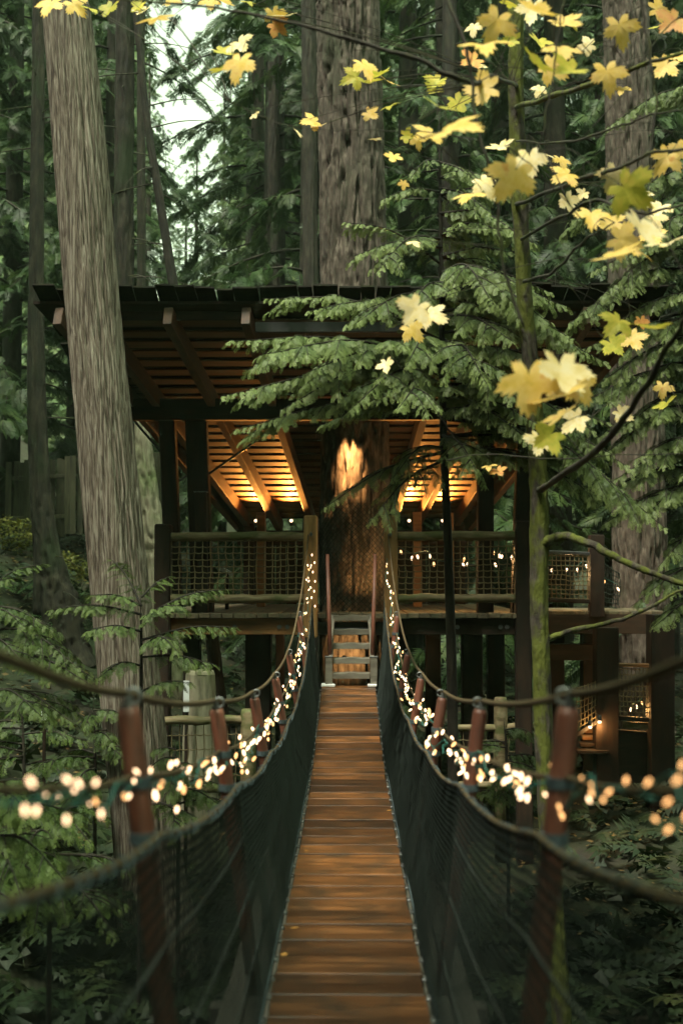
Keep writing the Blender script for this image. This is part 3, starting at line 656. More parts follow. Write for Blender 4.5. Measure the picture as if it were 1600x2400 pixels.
cedar = big_tree('cedar_tree', 'pale stringy-barked cedar trunk leaning beside the left end of the shelter', [(140, -60, 11, 106), (158, 60, 11, 112), (190, 400, 11, 122), (214, 690, 11, 122), (246, 1000, 11, 126), (283, 1400, 11, 132), (308, 1640, 11, 138)], 'cedar_bark', fn_cedar, 210, 400)
fir = big_tree('fir_tree', 'huge furrowed fir trunk rising through the shelter roof', [(812, -60, 15.25, 138), (816, 60, 15.25, 140), (823, 350, 15.25, 144), (829, 680, 15.25, 148), (831, 1000, 15.25, 150), (832, 1300, 15.25, 150), (832, 1550, 15.25, 156)], 'fir_bark', fn_fir, 180, 480)
rfir = big_tree('fir_tree', 'thick grey fir trunk at the upper right behind yellow leaves', [(1462, -60, 19, 98), (1468, 100, 19, 100), (1478, 450, 19, 106), (1490, 900, 19, 112), (1500, 1350, 19, 118), (1506, 1600, 19, 125)], 'fir_bark', fn_fir, 120, 340)
SMALL = [
 ('conifer_tree', 'straight dark conifer trunk just right of the pale cedar', [(296, -60, 18, 40), (294, 100, 18, 41), (291, 400, 18, 43), (290, 700, 18, 45), (290, 1000, 18, 47), (290, 1200, 18, 50)]),
 ('conifer_tree', 'thin straight dark trunk second right of the pale cedar', [(331, -60, 20.5, 17), (331, 200, 20.5, 18), (332, 690, 20.5, 20), (333, 1100, 20.5, 22)]),
 ('conifer_tree', 'slender trunk leaning away beyond the shelter roof', [(322, 60, 17.8, 15), (345, 280, 17.8, 16), (375, 470, 17.8, 19), (402, 640, 17.8, 21), (420, 760, 17.8, 23), (440, 950, 17.8, 25)]),
 ('conifer_tree', 'dark conifer trunk with swollen mossy base left of the pale cedar', [(92, -60, 19, 26), (90, 200, 19, 28), (86, 600, 19, 32), (86, 900, 19, 40), (96, 1150, 19, 47), (112, 1300, 19, 62), (132, 1420, 19, 100)]),
 ('conifer_tree', 'dark background trunk standing against the left edge of the great fir', [(722, -60, 22, 30), (724, 200, 22, 32), (728, 690, 22, 36), (730, 1200, 22, 40)]),
 ('conifer_tree', 'dim trunk in shade between the slender leaning trunk and the great fir', [(640, 200, 27, 24), (642, 420, 27, 27), (645, 680, 27, 29), (648, 1200, 27, 32)]),
 ('conifer_tree', 'broad dim trunk in shade to the right of the great fir', [(1048, -60, 24, 52), (1050, 200, 24, 54), (1056, 600, 24, 58), (1060, 1300, 24, 64)]),
 ('conifer_tree', 'dim trunk at the right edge of the forest beyond the grey fir', [(1556, -60, 25, 30), (1558, 300, 25, 32), (1562, 900, 25, 36), (1566, 1500, 25, 40)]),
 ('cedar_tree', 'short pale green trunk half hidden behind the leaning cedar', [(318, 960, 19.4, 36), (330, 1040, 19.4, 46), (346, 1180, 19.4, 56), (360, 1300, 19.4, 64)]),
 ('conifer_tree', 'reddish trunk behind the stair structure at the right', [(1478, 1240, 20.5, 84), (1482, 1400, 20.5, 86), (1486, 1600, 20.5, 92)][:0]),
]
for nm, lb, pts in SMALL:
    if not pts: continue
    o = big_tree(nm, lb, pts, 'stump' if 'pale green' in lb else 'dark_bark', fn_mid, 52, 200, group='forest trunks around the shelter')
    if 'leaning away' in lb or 'swollen' in lb or 'just right' in lb:
        rg = np.random.default_rng(len(lb))
        for _ in range(16):
            i = rg.integers(0, len(pts) - 1); t = rg.uniform(); q = [pts[i][j] * (1 - t) + pts[i + 1][j] * t for j in range(4)]
            p = at(q[0], q[1], q[2]); a = rg.uniform(0, 6.28); L = rg.uniform(.6, 1.6); d = Vector((math.cos(a), math.sin(a) * .5, rg.uniform(-.3, .25)))
            mb = MB(); mb.tube(smooth_path([p, p + d * L * .5, p + d * L + Vector((0, 0, -.12 * L))], 8), np.linspace(.014, .003, 8), 5); mb.build('bare_branch', M['twig'], o, True)
# netting wrapped round the great fir
tn = thing('trunk_netting', 'dark diamond netting wrapped around the lower trunk of the great fir', 'netting')
mb = MB(); cc = at(832, 1300, 15.25); R0 = .475
for fam in (-1, 1):
    for i in range(38):
        z = np.linspace(EYE - .75, EYE + .95, 40); th = i * 2 * np.pi / 38 + fam * (z - EYE) * 2.3 / 1.0
        rr = R0 + .02 * (fbm(np.cos(th) * 3, np.sin(th) * 3, z * 4, 2, 5) - .5)
        mb.tube(np.stack([cc.x + rr * np.cos(th), cc.y + rr * np.sin(th), z], 1), .0042, 4, False)
mb.build('net', M['net_dark'], tn)

# ------------------------------------------------------------------ lamps
def lamp(name, label, loc, aim, energy, size=.02, spot=None, blend=.6, col=(1, .55, .2), group='warm lamps on the treehouse', bulb=True):
    o = thing(name, label, 'lamp', group, loc); loc = Vector(loc); q = Vector(aim).normalized().to_track_quat('Z', 'Y').to_matrix()
    mb = MB(); mb.tube([q @ Vector((0, 0, -.10)), q @ Vector((0, 0, -.03)), q @ Vector((0, 0, -.025))], [.028, .034, .03], 12); mb.build('housing', M['glass'], o, True)
    if bulb:
        mb = MB(); mb.tube([q @ Vector((0, 0, -.024)), q @ Vector((0, 0, -.006)), q @ Vector((0, 0, .008))], [.02, .026, .014], 12); mb.build('bulb', M['bulb'], o, True)
    ld = bpy.data.lights.new(name + '_light', 'SPOT' if spot else 'POINT'); ld.energy = energy; ld.color = col; ld.shadow_soft_size = size
    if spot: ld.spot_size = R_(spot); ld.spot_blend = blend
    lo = bpy.data.objects.new(name + '_light', ld); COL.objects.link(lo); lo.parent = o; lo.location = q @ Vector((0, 0, .045))
    lo.rotation_euler = (-Vector(aim)).to_track_quat('Z', 'Y').to_euler()
    return o
lamp('uplight', 'small lit uplight under the slats left of the fir', (-1.46, 17.95, EYE + .88), (0, -1.0, 1.0), 105, spot=92, blend=1.0, col=(1, .37, .065))
lamp('uplight', 'lit uplight under the slats behind the left gate post', (-.90, 17.95, EYE + .88), (0, -1.0, 1.0), 105, spot=92, blend=1.0, col=(1, .37, .065))
lamp('uplight', 'small lit uplight under the slats right of the fir', (.96, 17.95, EYE + .88), (0, -1.0, 1.0), 105, spot=92, blend=1.0, col=(1, .37, .065))
lamp('uplight', 'lit uplight under the slats near the thin hemlock stem', (1.49, 17.95, EYE + .88), (0, -1.0, 1.0), 95, spot=92, blend=1.0, col=(1, .37, .065))
lamp('downlight', 'bright downlight washing the fir trunk under the roof', (.0, 14.45, EYE + 2.16), (.02, .34, -.62), 300, spot=31, blend=1.0, size=.05, col=(1, .5, .17))
lamp('uplight', 'added dim uplight at the foot of the fir, in place of string-light glow', (.30, 14.42, PZ + .12), (-.25, .55, 1), 9, spot=120, blend=1.0, col=(1, .5, .17), bulb=False)  # added lamp, warms the trunk as the string lights would
lamp('path_light', 'glowing lamp under the platform behind the wooden steps', (-.05, 14.35, EYE - 1.02), (.05, 1, .12), 9, spot=110)

# ------------------------------------------------------------------ string lights
bm = MB(); bm.tube([(0, 0, -.019), (0, 0, -.013), (0, 0, -.003), (0, 0, .007), (0, 0, .011)], [.0025, .0058, .0078, .006, .004], 10)
b_white = bm.mesh('bulb', True); b_white.materials.append(M['bulb'])
bm2 = MB(); bm2.tube([(0, 0, -.019), (0, 0, -.013), (0, 0, -.003), (0, 0, .007), (0, 0, .011)], [.0025, .0058, .0078, .006, .004], 10)
b_amber = bm2.mesh('bulb', True); b_amber.materials.append(M['bulb_amber'])
for sx, side in ((-1, 'left'), (1, 'right')):
    s = thing('string_light', f'green-wired string of warm fairy lights wound along the {side} rope rail of the bridge', 'string lights', 'fairy lights on the bridge')
    n = 700; yv = np.linspace(1.0, 13.95, n); wv, zv = lane(yv, .19); f = np.clip((yv - 12.6) / 1.2, 0, 1)
    base = np.stack([sx * (wv - .01), yv, zv + sag(yv, .02) - .02 - .02 * f], 1)
    spread = .062 * (1 - .35 * f)
    off = np.stack([(fbm(yv * 5, 1, sx, 3, 3) - .5), .4 * (fbm(yv * 5, 5, sx, 3, 8) - .5), (fbm(yv * 4.5, 9, sx, 3, 13) - .54)], 1) * 2.6 * spread[:, None]
    W = base + off; mb = MB(); mb.tube(W, .004, 5); mb.build('wire', M['wire'], s, True)
    rg = np.random.default_rng(20 + sx); nb = 180
    for i in range(nb):
        t = 2 + (n - 6) * (i + rg.uniform(0, .8)) / nb; j = int(t); p = W[j] + rg.normal(0, 1, 3) * np.array((.018, .03, .028))
        sc_ = .5 if p[1] < 3.2 else (.85 if p[1] < 5.5 else 1.0); inst('bulb', b_amber if (sx > 0 and p[1] < 3.0 and rg.uniform() < .6) or rg.uniform() < .3 else b_white, s, p, (rg.uniform(-.8, .8), rg.uniform(-.8, .8), rg.uniform(0, 6)), (sc_,) * 3)
    if sx < 0:
        for px, py in ((731, 1300), (737, 1318), (733, 1340), (738, 1362), (728, 1330), (736, 1385), (730, 1400), (738, 1420)):
            inst('bulb', b_white, s, at(px, py, 13.86))
fl = thing('festoon_lights', 'large warm bulbs strung behind the right net panel of the platform', 'string lights', 'festoon bulbs')
FP = [(939, 1293), (965, 1307), (978, 1304), (1006, 1302), (1016, 1321), (1056, 1326), (1085, 1323), (1087, 1310), (1095, 1322), (1126, 1303), (1137, 1317), (1150, 1334), (1156, 1295), (1160, 1323), (1169, 1302), (1175, 1304), (1199, 1305)]
def festoon(root, pts, d, sc=1.9):
    mb = MB(); mb.tube(smooth_path([at(a, b - 10, d) for a, b in pts], len(pts) * 6), .004, 5); mb.build('wire', M['wire'], root, True)
    for a, b in pts: inst('bulb', b_white if (a * 7 + b) % 3 else b_amber, root, at(a, b, d), (random.uniform(-.5, .5), random.uniform(-.5, .5), 0), (sc,) * 3)
festoon(fl, FP, 14.55)
for px, py, en in ((1000, 1310, 5), (1150, 1312, 7)):
    ld = bpy.data.lights.new('festoon_light', 'POINT'); ld.energy = en; ld.color = (1, .55, .2); ld.shadow_soft_size = .05
    lo = bpy.data.objects.new('festoon_light', ld); COL.objects.link(lo); lo.parent = fl; lo.location = at(px, py + 3, 14.62)
fl2 = thing('festoon_lights', 'warm bulbs strung behind the small far net panel right of the mossy trunk', 'string lights', 'festoon bulbs')
festoon(fl2, [(1281, 1330), (1292, 1335), (1327, 1335), (1352, 1335), (1373, 1326), (1415, 1363), (1447, 1380)], 16.7, 2.0)
ld = bpy.data.lights.new('festoon_light', 'POINT'); ld.energy = 6; ld.color = (1, .6, .25); ld.shadow_soft_size = .05
lo = bpy.data.objects.new('festoon_light', ld); COL.objects.link(lo); lo.parent = fl2; lo.location = at(1330, 1340, 16.85)

# ------------------------------------------------------------------ side walkway and stair tower at the right
wk = thing('side_walkway', 'dark raised walkway with a netted rail panel right of the mossy trunk', 'walkway')
def bx(parent, name, a, b, mt, w_=.1, h_=.1, up=(0, 0, 1)):
    mb = MB(); mb.beam(a, b, w_, h_, up=up, bev=.008); return mb.build(name, M[mt], parent)
D2 = 16.5
for i in range(12):
    px = 1255 + i * 26
    bx(wk, 'floor_board', at(px, 1436, D2), at(px, 1436, D2) + Vector((0, 1.6, 0)), 'floor_board', .155, .05)
bx(wk, 'front_beam', at(1240, 1462, D2 + .05), at(1560, 1462, D2 + .05), 'timber_h', .1, .28)
bx(wk, 'rail_post', at(1396, 1445, D2), at(1396, 1254, D2), 'timber', .2, .2, (0, 1, 0))
bx(wk, 'top_rail', at(1270, 1293, D2), at(1384, 1298, D2), 'black_steel', .06, .05)
bx(wk, 'bottom_rail', at(1270, 1405, D2), at(1388, 1410, D2), 'timber_h', .07, .06)
rope_net('rope_net', at(1272, 1400, D2), at(1386, 1404, D2), at(1386, 1304, D2), at(1272, 1300, D2), 11, 9, .007, wk, seed=5)
rope_net('rope_net', at(1412, 1420, D2 + .2), at(1450, 1425, D2 + 1.6), at(1450, 1345, D2 + 1.6), at(1412, 1320, D2 + .2), 8, 8, .006, wk, mt='net_dark', seed=6)
for px in (1300, 1380): bx(wk, 'support_post', at(px, 1475, D2 + .9), at(px, 1900, D2 + .9), 'timber', .24, .24, (0, 1, 0))
bx(wk, 'lower_beam', at(1285, 1528, D2 + .4), at(1400, 1528, D2 + .4), 'timber_h', .12, .24)
tw = thing('stair_tower', 'dark lower stair with netted panels and small lamps at the right', 'stairs')
D3 = 15.6
bx(tw, 'corner_post', at(1418, 1860, D3), at(1418, 1470, D3), 'timber', .30, .26, (0, 1, 0))
bx(tw, 'corner_post', at(1546, 1900, D3), at(1546, 1440, D3), 'timber', .32, .28, (0, 1, 0))
bx(tw, 'top_rail', at(1440, 1558, D3), at(1524, 1560, D3), 'beam_warm', .07, .05)
bx(tw, 'bottom_rail', at(1440, 1682, D3), at(1526, 1688, D3), 'timber_h', .07, .06)
bx(tw, 'kick_board', at(1458, 1698, D3 + .03), at(1526, 1703, D3 + .03), 'log', .03, .09)
rope_net('rope_net', at(1442, 1678, D3), at(1524, 1682, D3), at(1524, 1568, D3), at(1442, 1566, D3), 9, 9, .007, tw, seed=7)
rope_net('rope_net', at(1352, 1722, D3 - .1), at(1420, 1672, D3 - .1), at(1420, 1590, D3 - .1), at(1352, 1612, D3 - .1), 8, 7, .006, tw, seed=8)
bx(tw, 'sloping_rail', at(1350, 1722, D3 - .1), at(1425, 1672, D3 - .1), 'timber_h', .06, .06)
for i in range(7):
    a = at(1348 - 0 * i + i * 6, 1760 - i * 16, D3 - .05 + i * .16); bx(tw, 'tread', a, at(1422 + i * 4, 1760 - i * 16, D3 - .05 + i * .16), 'beam_warm' if i in (2, 3) else 'timber_h', .22, .05)  # two treads in the lit timber colour, lamp glow painted on
bx(tw, 'skirt_board', at(1440, 1770, D3 + .1), at(1530, 1776, D3 + .1), 'timber_h', .06, .7)
for i, (px, py) in enumerate(((1382, 1706), (1404, 1694))):
    lamp('stair_lamp', ['small glowing lamp low on the sloping stair at the right', 'upper glowing lamp on the sloping stair at the right'][i], at(px, py, D3 - .2), (0, -.2, -1), 1.6, group='lamps on the right stair')
fl3 = thing('festoon_lights', 'two warm bulbs glowing behind the net of the right stair', 'string lights', 'festoon bulbs')
festoon(fl3, [(1477, 1662), (1490, 1655), (1503, 1647)], D3 + .25, 1.9)
ld = bpy.data.lights.new('festoon_light', 'POINT'); ld.energy = 5; ld.color = (1, .5, .15); ld.shadow_soft_size = .05
lo = bpy.data.objects.new('festoon_light', ld); COL.objects.link(lo); lo.parent = fl3; lo.location = at(1490, 1665, D3 + .3)

# ------------------------------------------------------------------ lower boardwalks, stump, notice, fence, cables
def boardwalk(label, pts_top, dz, d, posts, net, seed):
    o = thing('boardwalk_rail', label, 'railing', 'log rails of the lower boardwalk')
    a, b = pts_top; pa, pb = at(*a), at(*b)
    log('top_rail', pa, pb, .045, o, seed=seed); log('bottom_rail', pa - Vector((0, 0, dz)), pb - Vector((0, 0, dz)), .045, o, seed=seed + 1)
    for p in posts:
        q = at(*p); mb = MB(); mb.tube([Vector((q.x, q.y, float(gz(q.x, q.y)) - .3)), Vector((q.x, q.y, q.z - .05)), q], [.085, .083, .07], 14); mb.build('post', M['log'], o, True)
    if net: rope_net('rope_net', pa - Vector((0, 0, dz)), pb - Vector((0, 0, dz)), pb, pa, net, 5, .006, o, mt='net', seed=seed)
    return o
boardwalk('log and net rail of the lower boardwalk seen past the left bridge posts', ((366, 1690, 12.2), (572, 1686, 12.2)), .72, 12.2, [(582, 1662, 12.2), (368, 1670, 12.2)], 11, 11)
boardwalk('log rail of the lower boardwalk seen below the platform at right', ((1050, 1706, 14.2), (1262, 1704, 14.2)), .7, 14.2, [(1172, 1634, 14.2)], 12, 21)
p = at(470, 1640, 12.9); sp = thing('tree_stump', 'pale mossy stump below the left platform rail', 'stump', loc=(0, 0, 0))
bark_tube([Vector((p.x, p.y, p.z + .33)), Vector((p.x, p.y, p.z + .3)), Vector((p.x, p.y, p.z)), Vector((p.x, p.y, float(gz(p.x, p.y)) - .2))], [.09, .155, .17, .24], 40, 60, fn_small).build('trunk', M['stump'], sp, True)
mb = MB(); mb.tube([Vector((p.x, p.y, p.z + .26)), Vector((p.x, p.y, p.z + .335))], [.15, .02], 20); mb.build('cut_top', M['stump'], sp, True)
nb_ = thing('notice_board', 'narrow white notice panel standing beside the pale stump', 'sign'); c = at(437, 1632, 12.6)
mb = MB(); mb.box(c, (.065, .02, .34), bev=.003); mb.build('panel', M['paper'], nb_); mb = MB(); mb.box((c.x, c.y + .03, (c.z + float(gz(c.x, c.y))) / 2), (.04, .03, c.z - float(gz(c.x, c.y)))); mb.build('stake', M['timber'], nb_)
sg = thing('trail_sign', 'small grey plant sign on a stake among the left saplings', 'sign'); c = at(104, 1678, 10.5)
mb = MB(); mb.box(c, (.055, .012, .085), bev=.003); mb.build('panel', M['paper'], sg); mb = MB(); mb.box((c.x, c.y + .02, c.z - .35), (.03, .02, .8)); mb.build('stake', M['timber'], sg)
ip = thing('map_panel', 'tilted pale information panel behind the left net', 'sign'); c = at(532, 1340, 15.6)
mb = MB(); mb.box(c, (.19, .012, .07), Euler((R_(35), R_(28), 0)).to_matrix(), bev=.003); mb.build('panel', M['paper'], ip)
mb = MB(); mb.beam((c.x, c.y + .03, PZ), (c.x, c.y + .03, c.z), .05, .05, up=(0, 1, 0)); mb.build('stand', M['timber'], ip)
fe = thing('board_fence', 'old vertical board fence on the slope left of the cedar', 'fence'); fm = MB(); fm.box((0, 0, 0), (.135, .022, 1.75), bev=.004); fme = fm.mesh('board'); fme.materials.append(M['fence'])
for i in range(27):
    px = 20 + i * 14.2; c = at(px, 1172 - i * .8, 25.5); inst('board', fme, fe, (c.x, c.y + .2 * math.sin(i), c.z + random.uniform(-.04, .04)), (0, random.uniform(-.015, .015), random.uniform(-.1, .1)))
a, b = at(20, 1120, 25.3), at(390, 1100, 25.3); bx(fe, 'rail', a + Vector((0, .25, 0)), b + Vector((0, .25, 0)), 'fence', .05, .09)
a, b = at(20, 1215, 25.3), at(390, 1195, 25.3); bx(fe, 'rail', a + Vector((0, .25, 0)), b + Vector((0, .25, 0)), 'fence', .05, .09)
for i, (q0, q1) in enumerate((((425, 622, 30), (600, 655, 38)), ((360, 640, 30), (590, 676, 36)), ((330, 560, 30), (560, 582, 40)))):
    mb = MB(); A, B = at(*q0), at(*q1); mb.tube([A.lerp(B, t) + Vector((0, 0, -.25 * 4 * t * (1 - t))) for t in np.linspace(0, 1, 14)], .017, 6)
    tag(mb.build('overhead_cable', M['white'], None, True), ['pale cable, topmost of the pair right of the leaning trunk', 'pale cable, lowest one just above the shelter roof', 'pale cable, highest, crossing behind the leaning trunk'][i], 'cable', 'overhead cables in the clearing')
up_ = thing('utility_pole', 'short white pole in the clearing between the straight and leaning trunks', 'pole'); q = at(355, 590, 31); mb = MB(); mb.tube([q, q - Vector((0, 0, 1.0)), q - Vector((0, 0, 4))], [.055, .06, .07], 10); mb.build('shaft', M['white'], up_, True)
mb = MB(); mb.box(q + Vector((0, 0, -.08)), (.2, .14, .16)); mb.build('head', M['white'], up_)

# ------------------------------------------------------------------ hemlock in front of the shelter
def limb_curve(a, b, arch=.12, n=16):
    a = Vector(a); b = Vector(b); L = (b - a).length; m = a.lerp(b, .5) + Vector((0, 0, arch * L))
    return smooth_path([a, m, b], n)
def hemlock(name, label, trunk_pts, branches, mat, smax, step, seed, group=None, T=T_NEAR, auto=None, fan=1, fine=.72):
    o = thing(name, label, 'tree', group); rg = np.random.default_rng(seed); cr = MB(); wd = MB()
    tp = smooth_path([p for p, r in trunk_pts], 40); tr = np.interp(np.linspace(0, 1, 40), np.linspace(0, 1, len(trunk_pts)), [r for p, r in trunk_pts])
    wd.tube(tp, tr, 14)
    allb = list(branches)
    if auto:
        n, z0, z1, lf, dr, az = auto
        for i in range(n):
            t = (i + rg.uniform(0, 1)) / n; z = z0 + (z1 - z0) * t; j = np.argmin(np.abs(tp[:, 2] - z)); p = tp[j]
            a = rg.uniform(*az); L = lf(t) * rg.uniform(.75, 1.15); allb.append((p, p + np.array((math.cos(a) * L, math.sin(a) * L, -dr * L * rg.uniform(.3, 1.2))), smax * rg.uniform(.7, 1)))
    for br_ in allb:
        a, b = br_[0], br_[1]; s = br_[2] if len(br_) > 2 else smax; C = limb_curve(a, b, rg.uniform(.06, .16)); L = np.linalg.norm(C[-1] - C[0])
        wd.tube(C, np.linspace(.008 + .006 * L, .002, len(C)), 6)
        branch_sprays(C, rg, s * fine, step, T, cr, tilt=.32, first=.08, droop=.45)
        for q in range(int(6 * L * fan)):                          # second-order branches give the plate its width
            t = rg.uniform(.15, .85); i = int(t * 15); P0 = C[i]; D = C[min(i + 1, 15)] - C[i]; D /= np.linalg.norm(D); S = np.cross(D, (0, 0, 1)); S /= np.linalg.norm(S)
            v = D * .75 + S * rg.choice((-1, 1)) * rg.uniform(.4, .9); v /= np.linalg.norm(v); l2 = L * (1 - t * .6) * rg.uniform(.28, .5)
            C2 = limb_curve(P0, P0 + v * l2 + np.array((0, 0, -.22 * l2)), .08); wd.tube(C2, np.linspace(.006, .0018, len(C2)), 5)
            branch_sprays(C2, rg, s * .85 * fine, step, T, cr, tilt=.35, first=.08, droop=.45)
    wd.build('trunk', M['dark_bark'], o, True); cr.build('crown', M[mat], o)
    return o
hd = 9.8
def hb(px0, py0, px1, py1, d0=hd, d1=None, s=.26): return (at(px0, py0, d0), at(px1, py1, d1 or d0), s)
HB_ = [hb(1035, 860, 535, 800, hd, 8.9, .30), hb(1035, 900, 515, 930, hd, 8.7, .26), hb(1035, 880, 620, 830, hd, 8.2, .30), hb(1035, 960, 545, 1010, hd, 9.0, .24), hb(1035, 800, 615, 700, hd, 9.4, .22), hb(1035, 760, 720, 730, hd, 9.2, .22), hb(1035, 700, 830, 760, hd, 8.8, .24),
       hb(1035, 900, 820, 960, hd, 8.4, .26), hb(1035, 930, 930, 960, hd, 8.2, .24), hb(1035, 1060, 760, 1190, hd, 9.2, .2), hb(1035, 1080, 860, 1230, hd, 9.0, .2), hb(1040, 1050, 920, 1120, hd, 9.2, .2),
       hb(1035, 620, 800, 520, hd, 9.6, .2), hb(1035, 580, 830, 600, hd, 9.2, .22), hb(1030, 560, 880, 640, hd, 9.0, .22), hb(1030, 500, 1230, 560, hd, 9.2, .22), hb(1030, 450, 890, 470, hd, 9.4, .18),
       hb(1035, 640, 1250, 680, hd, 9.0, .24), hb(1035, 700, 1330, 720, hd, 9.2, .25), hb(1035, 740, 1200, 800, hd, 8.6, .26), hb(1035, 780, 1420, 850, hd, 9.4, .26), hb(1035, 860, 1230, 950, hd, 8.7, .27), hb(1035, 900, 1390, 1010, hd, 9.0, .27), hb(1035, 960, 1250, 1040, hd, 8.8, .25),
       hb(1035, 960, 1480, 1100, hd, 9.3, .26), hb(1035, 980, 1560, 1240, hd, 9.0, .28), hb(1040, 1040, 1420, 1170, hd, 9.2, .25), hb(1035, 1020, 1120, 1110, hd, 8.9, .22), hb(1035, 660, 960, 720, hd, 8.9, .24), hb(1035, 820, 950, 860, hd, 8.5, .26), hb(1030, 380, 960, 420, hd, 9.4, .16), hb(1030, 380, 1120, 430, hd, 9.4, .16), hb(1030, 440, 1150, 500, hd, 9.3, .2), hb(1035, 690, 1290, 760, hd, 8.8, .28), hb(1035, 730, 1350, 800, hd, 8.9, .28), hb(1035, 820, 1330, 870, hd, 8.6, .28), hb(1035, 640, 1160, 720, hd, 8.5, .26), hb(1035, 840, 1140, 900, hd, 8.3, .26), hb(1035, 880, 700, 880, hd, 8.5, .28), hb(1035, 920, 660, 960, hd, 8.7, .26)]
q0 = at(1062, 1800, hd); q0g = Vector((q0.x, q0.y, float(gz(q0.x, q0.y)) - .2))
hemlock('hemlock_tree', 'young hemlock with drooping grey-green sprays spread across the front of the shelter', [(q0g, .055), (at(1060, 1700, hd), .046), (at(1050, 1300, hd), .038), (at(1038, 1000, hd), .032), (at(1034, 700, hd), .022), (at(1030, 400, hd), .010), (at(1028, 270, hd), .004)], HB_, 'hemlock', .25, .029, 5, auto=(40, EYE + 1.0, EYE + 3.6, lambda t: 1.45 - .9 * t, .25, (-1.0, 1.7)))
# right-hand hemlock boughs hanging in from beyond the frame
def rb(px1, py1, px0, py0, d=9.5): return (at(px0, py0, d + .5), at(px1, py1, d), .26)
qx = at(1700, 1500, 10.5)
hemlock('hemlock_tree', 'hemlock outside the right edge whose lower boughs reach into the picture', [(Vector((qx.x, qx.y, float(gz(qx.x, qx.y)))), .10), (at(1700, 1000, 10.5), .08), (at(1690, 300, 10.5), .04), (at(1690, -400, 10.5), .015)],
        [rb(1440, 760, 1690, 700), rb(1400, 900, 1690, 830), rb(1460, 1000, 1690, 930), rb(1380, 640, 1690, 560), rb(1330, 520, 1690, 420), rb(1480, 1420, 1700, 1300), rb(1530, 1470, 1700, 1400), rb(1430, 1130, 1690, 1040), rb(1420, 300, 1690, 220), rb(1500, 1220, 1690, 1130), rb(1360, 820, 1690, 760), rb(1470, 600, 1690, 500), rb(1340, 960, 1690, 880), rb(1420, 1060, 1690, 980), rb(1370, 1180, 1690, 1100), rb(1450, 1190, 1690, 1180), rb(1520, 850, 1690, 800), rb(1330, 760, 1690, 640), rb(1540, 1330, 1690, 1250), rb(1400, 700, 1690, 600), rb(1450, 840, 1690, 740), rb(1430, 930, 1690, 860), rb(1390, 1030, 1690, 960), rb(1480, 1080, 1690, 1020), rb(1410, 1230, 1690, 1150), rb(1440, 480, 1690, 380)], 'hemlock', .25, .030, 6)
# left saplings
def sap(label, base, top, auto, seed, br_=(), smax=.23):
    b = at(*base); t = at(*top); g0 = Vector((b.x, b.y, min(b.z, float(gz(b.x, b.y)) - .1)))
    return hemlock('hemlock_sapling', label, [(g0, .02), (b.lerp(t, .3), .016), (t, .003)], list(br_), 'sapling', smax, .034, seed, group='hemlock saplings on the left slope', auto=auto, fan=1.1, fine=.85)
AZ = (0, 6.28)
def sb(p0, p1): return (at(*p0), at(*p1), .2)
sap('hemlock sapling with thin dark stem standing against the foot of the pale cedar', (332, 1720, 9.6), (330, 1400, 9.6), None, 11,
    [sb((332, 1440, 9.6), (110, 1430, 9.2)), sb((332, 1420, 9.6), (215, 1395, 9.3)), sb((332, 1450, 9.6), (540, 1380, 9.8)), sb((332, 1500, 9.6), (560, 1470, 9.6)), sb((332, 1540, 9.6), (510, 1560, 9.4)), sb((332, 1470, 9.6), (420, 1420, 9.2)), sb((332, 1560, 9.6), (230, 1590, 9.2)), sb((332, 1400, 9.6), (400, 1350, 9.8)), sb((332, 1520, 9.6), (420, 1530, 9.0)), sb((332, 1480, 9.6), (200, 1480, 9.0)), sb((332, 1420, 9.6), (260, 1310, 9.9)), sb((332, 1620, 9.6), (450, 1600, 9.4))])
sap('broad hemlock sapling at the left edge below the fence', (-60, 1900, 9.8), (-50, 1380, 9.8), None, 12,
    [sb((-50, 1420, 9.8), (130, 1480, 9.4)), sb((-50, 1480, 9.8), (200, 1580, 9.2)), sb((-50, 1400, 9.8), (110, 1320, 10)), sb((-50, 1540, 9.8), (240, 1620, 9.0)), sb((-50, 1500, 9.8), (60, 1560, 9)), sb((-50, 1620, 9.8), (180, 1700, 9.0)), sb((-50, 1640, 9.8), (100, 1680, 8.8)), sb((-50, 1460, 9.8), (60, 1470, 9.2))])
sap('low hemlock sapling under the left string of lights', (120, 2150, 7.6), (110, 1840, 7.6), (16, float(at(0, 2080, 7.6).z), float(at(0, 1850, 7.6).z), lambda t: .95 - .55 * t, .22, AZ), 13)
sap('hemlock sapling between the left bridge posts and the pale stump', (420, 1980, 10.2), (410, 1740, 10.2), (11, float(at(0, 1920, 10.2).z), float(at(0, 1750, 10.2).z), lambda t: .7 - .4 * t, .22, AZ), 14)
sap('hemlock sapling low at the left edge, half hidden by the net', (-30, 2050, 6.6), (-20, 1800, 6.6), (13, float(at(0, 2030, 6.6).z), float(at(0, 1830, 6.6).z), lambda t: .8 - .4 * t, .22, AZ), 15)
sap('dim hemlock sapling left of the trail sign', (60, 1850, 11.0), (50, 1640, 11.0), (12, float(at(0, 1800, 11).z), float(at(0, 1650, 11).z), lambda t: .9 - .5 * t, .2, AZ), 17)
sap('hemlock sapling right of the trail sign under the cedar', (225, 1880, 10.8), (220, 1640, 10.8), (12, float(at(0, 1850, 10.8).z), float(at(0, 1650, 10.8).z), lambda t: .85 - .5 * t, .2, AZ), 18)
sap('bushy green hemlock sapling below the right boardwalk rail', (1190, 1850, 11.5), (1180, 1690, 11.5), (16, float(at(0, 1860, 11.5).z), float(at(0, 1700, 11.5).z), lambda t: .65 - .3 * t, .2, AZ), 16)

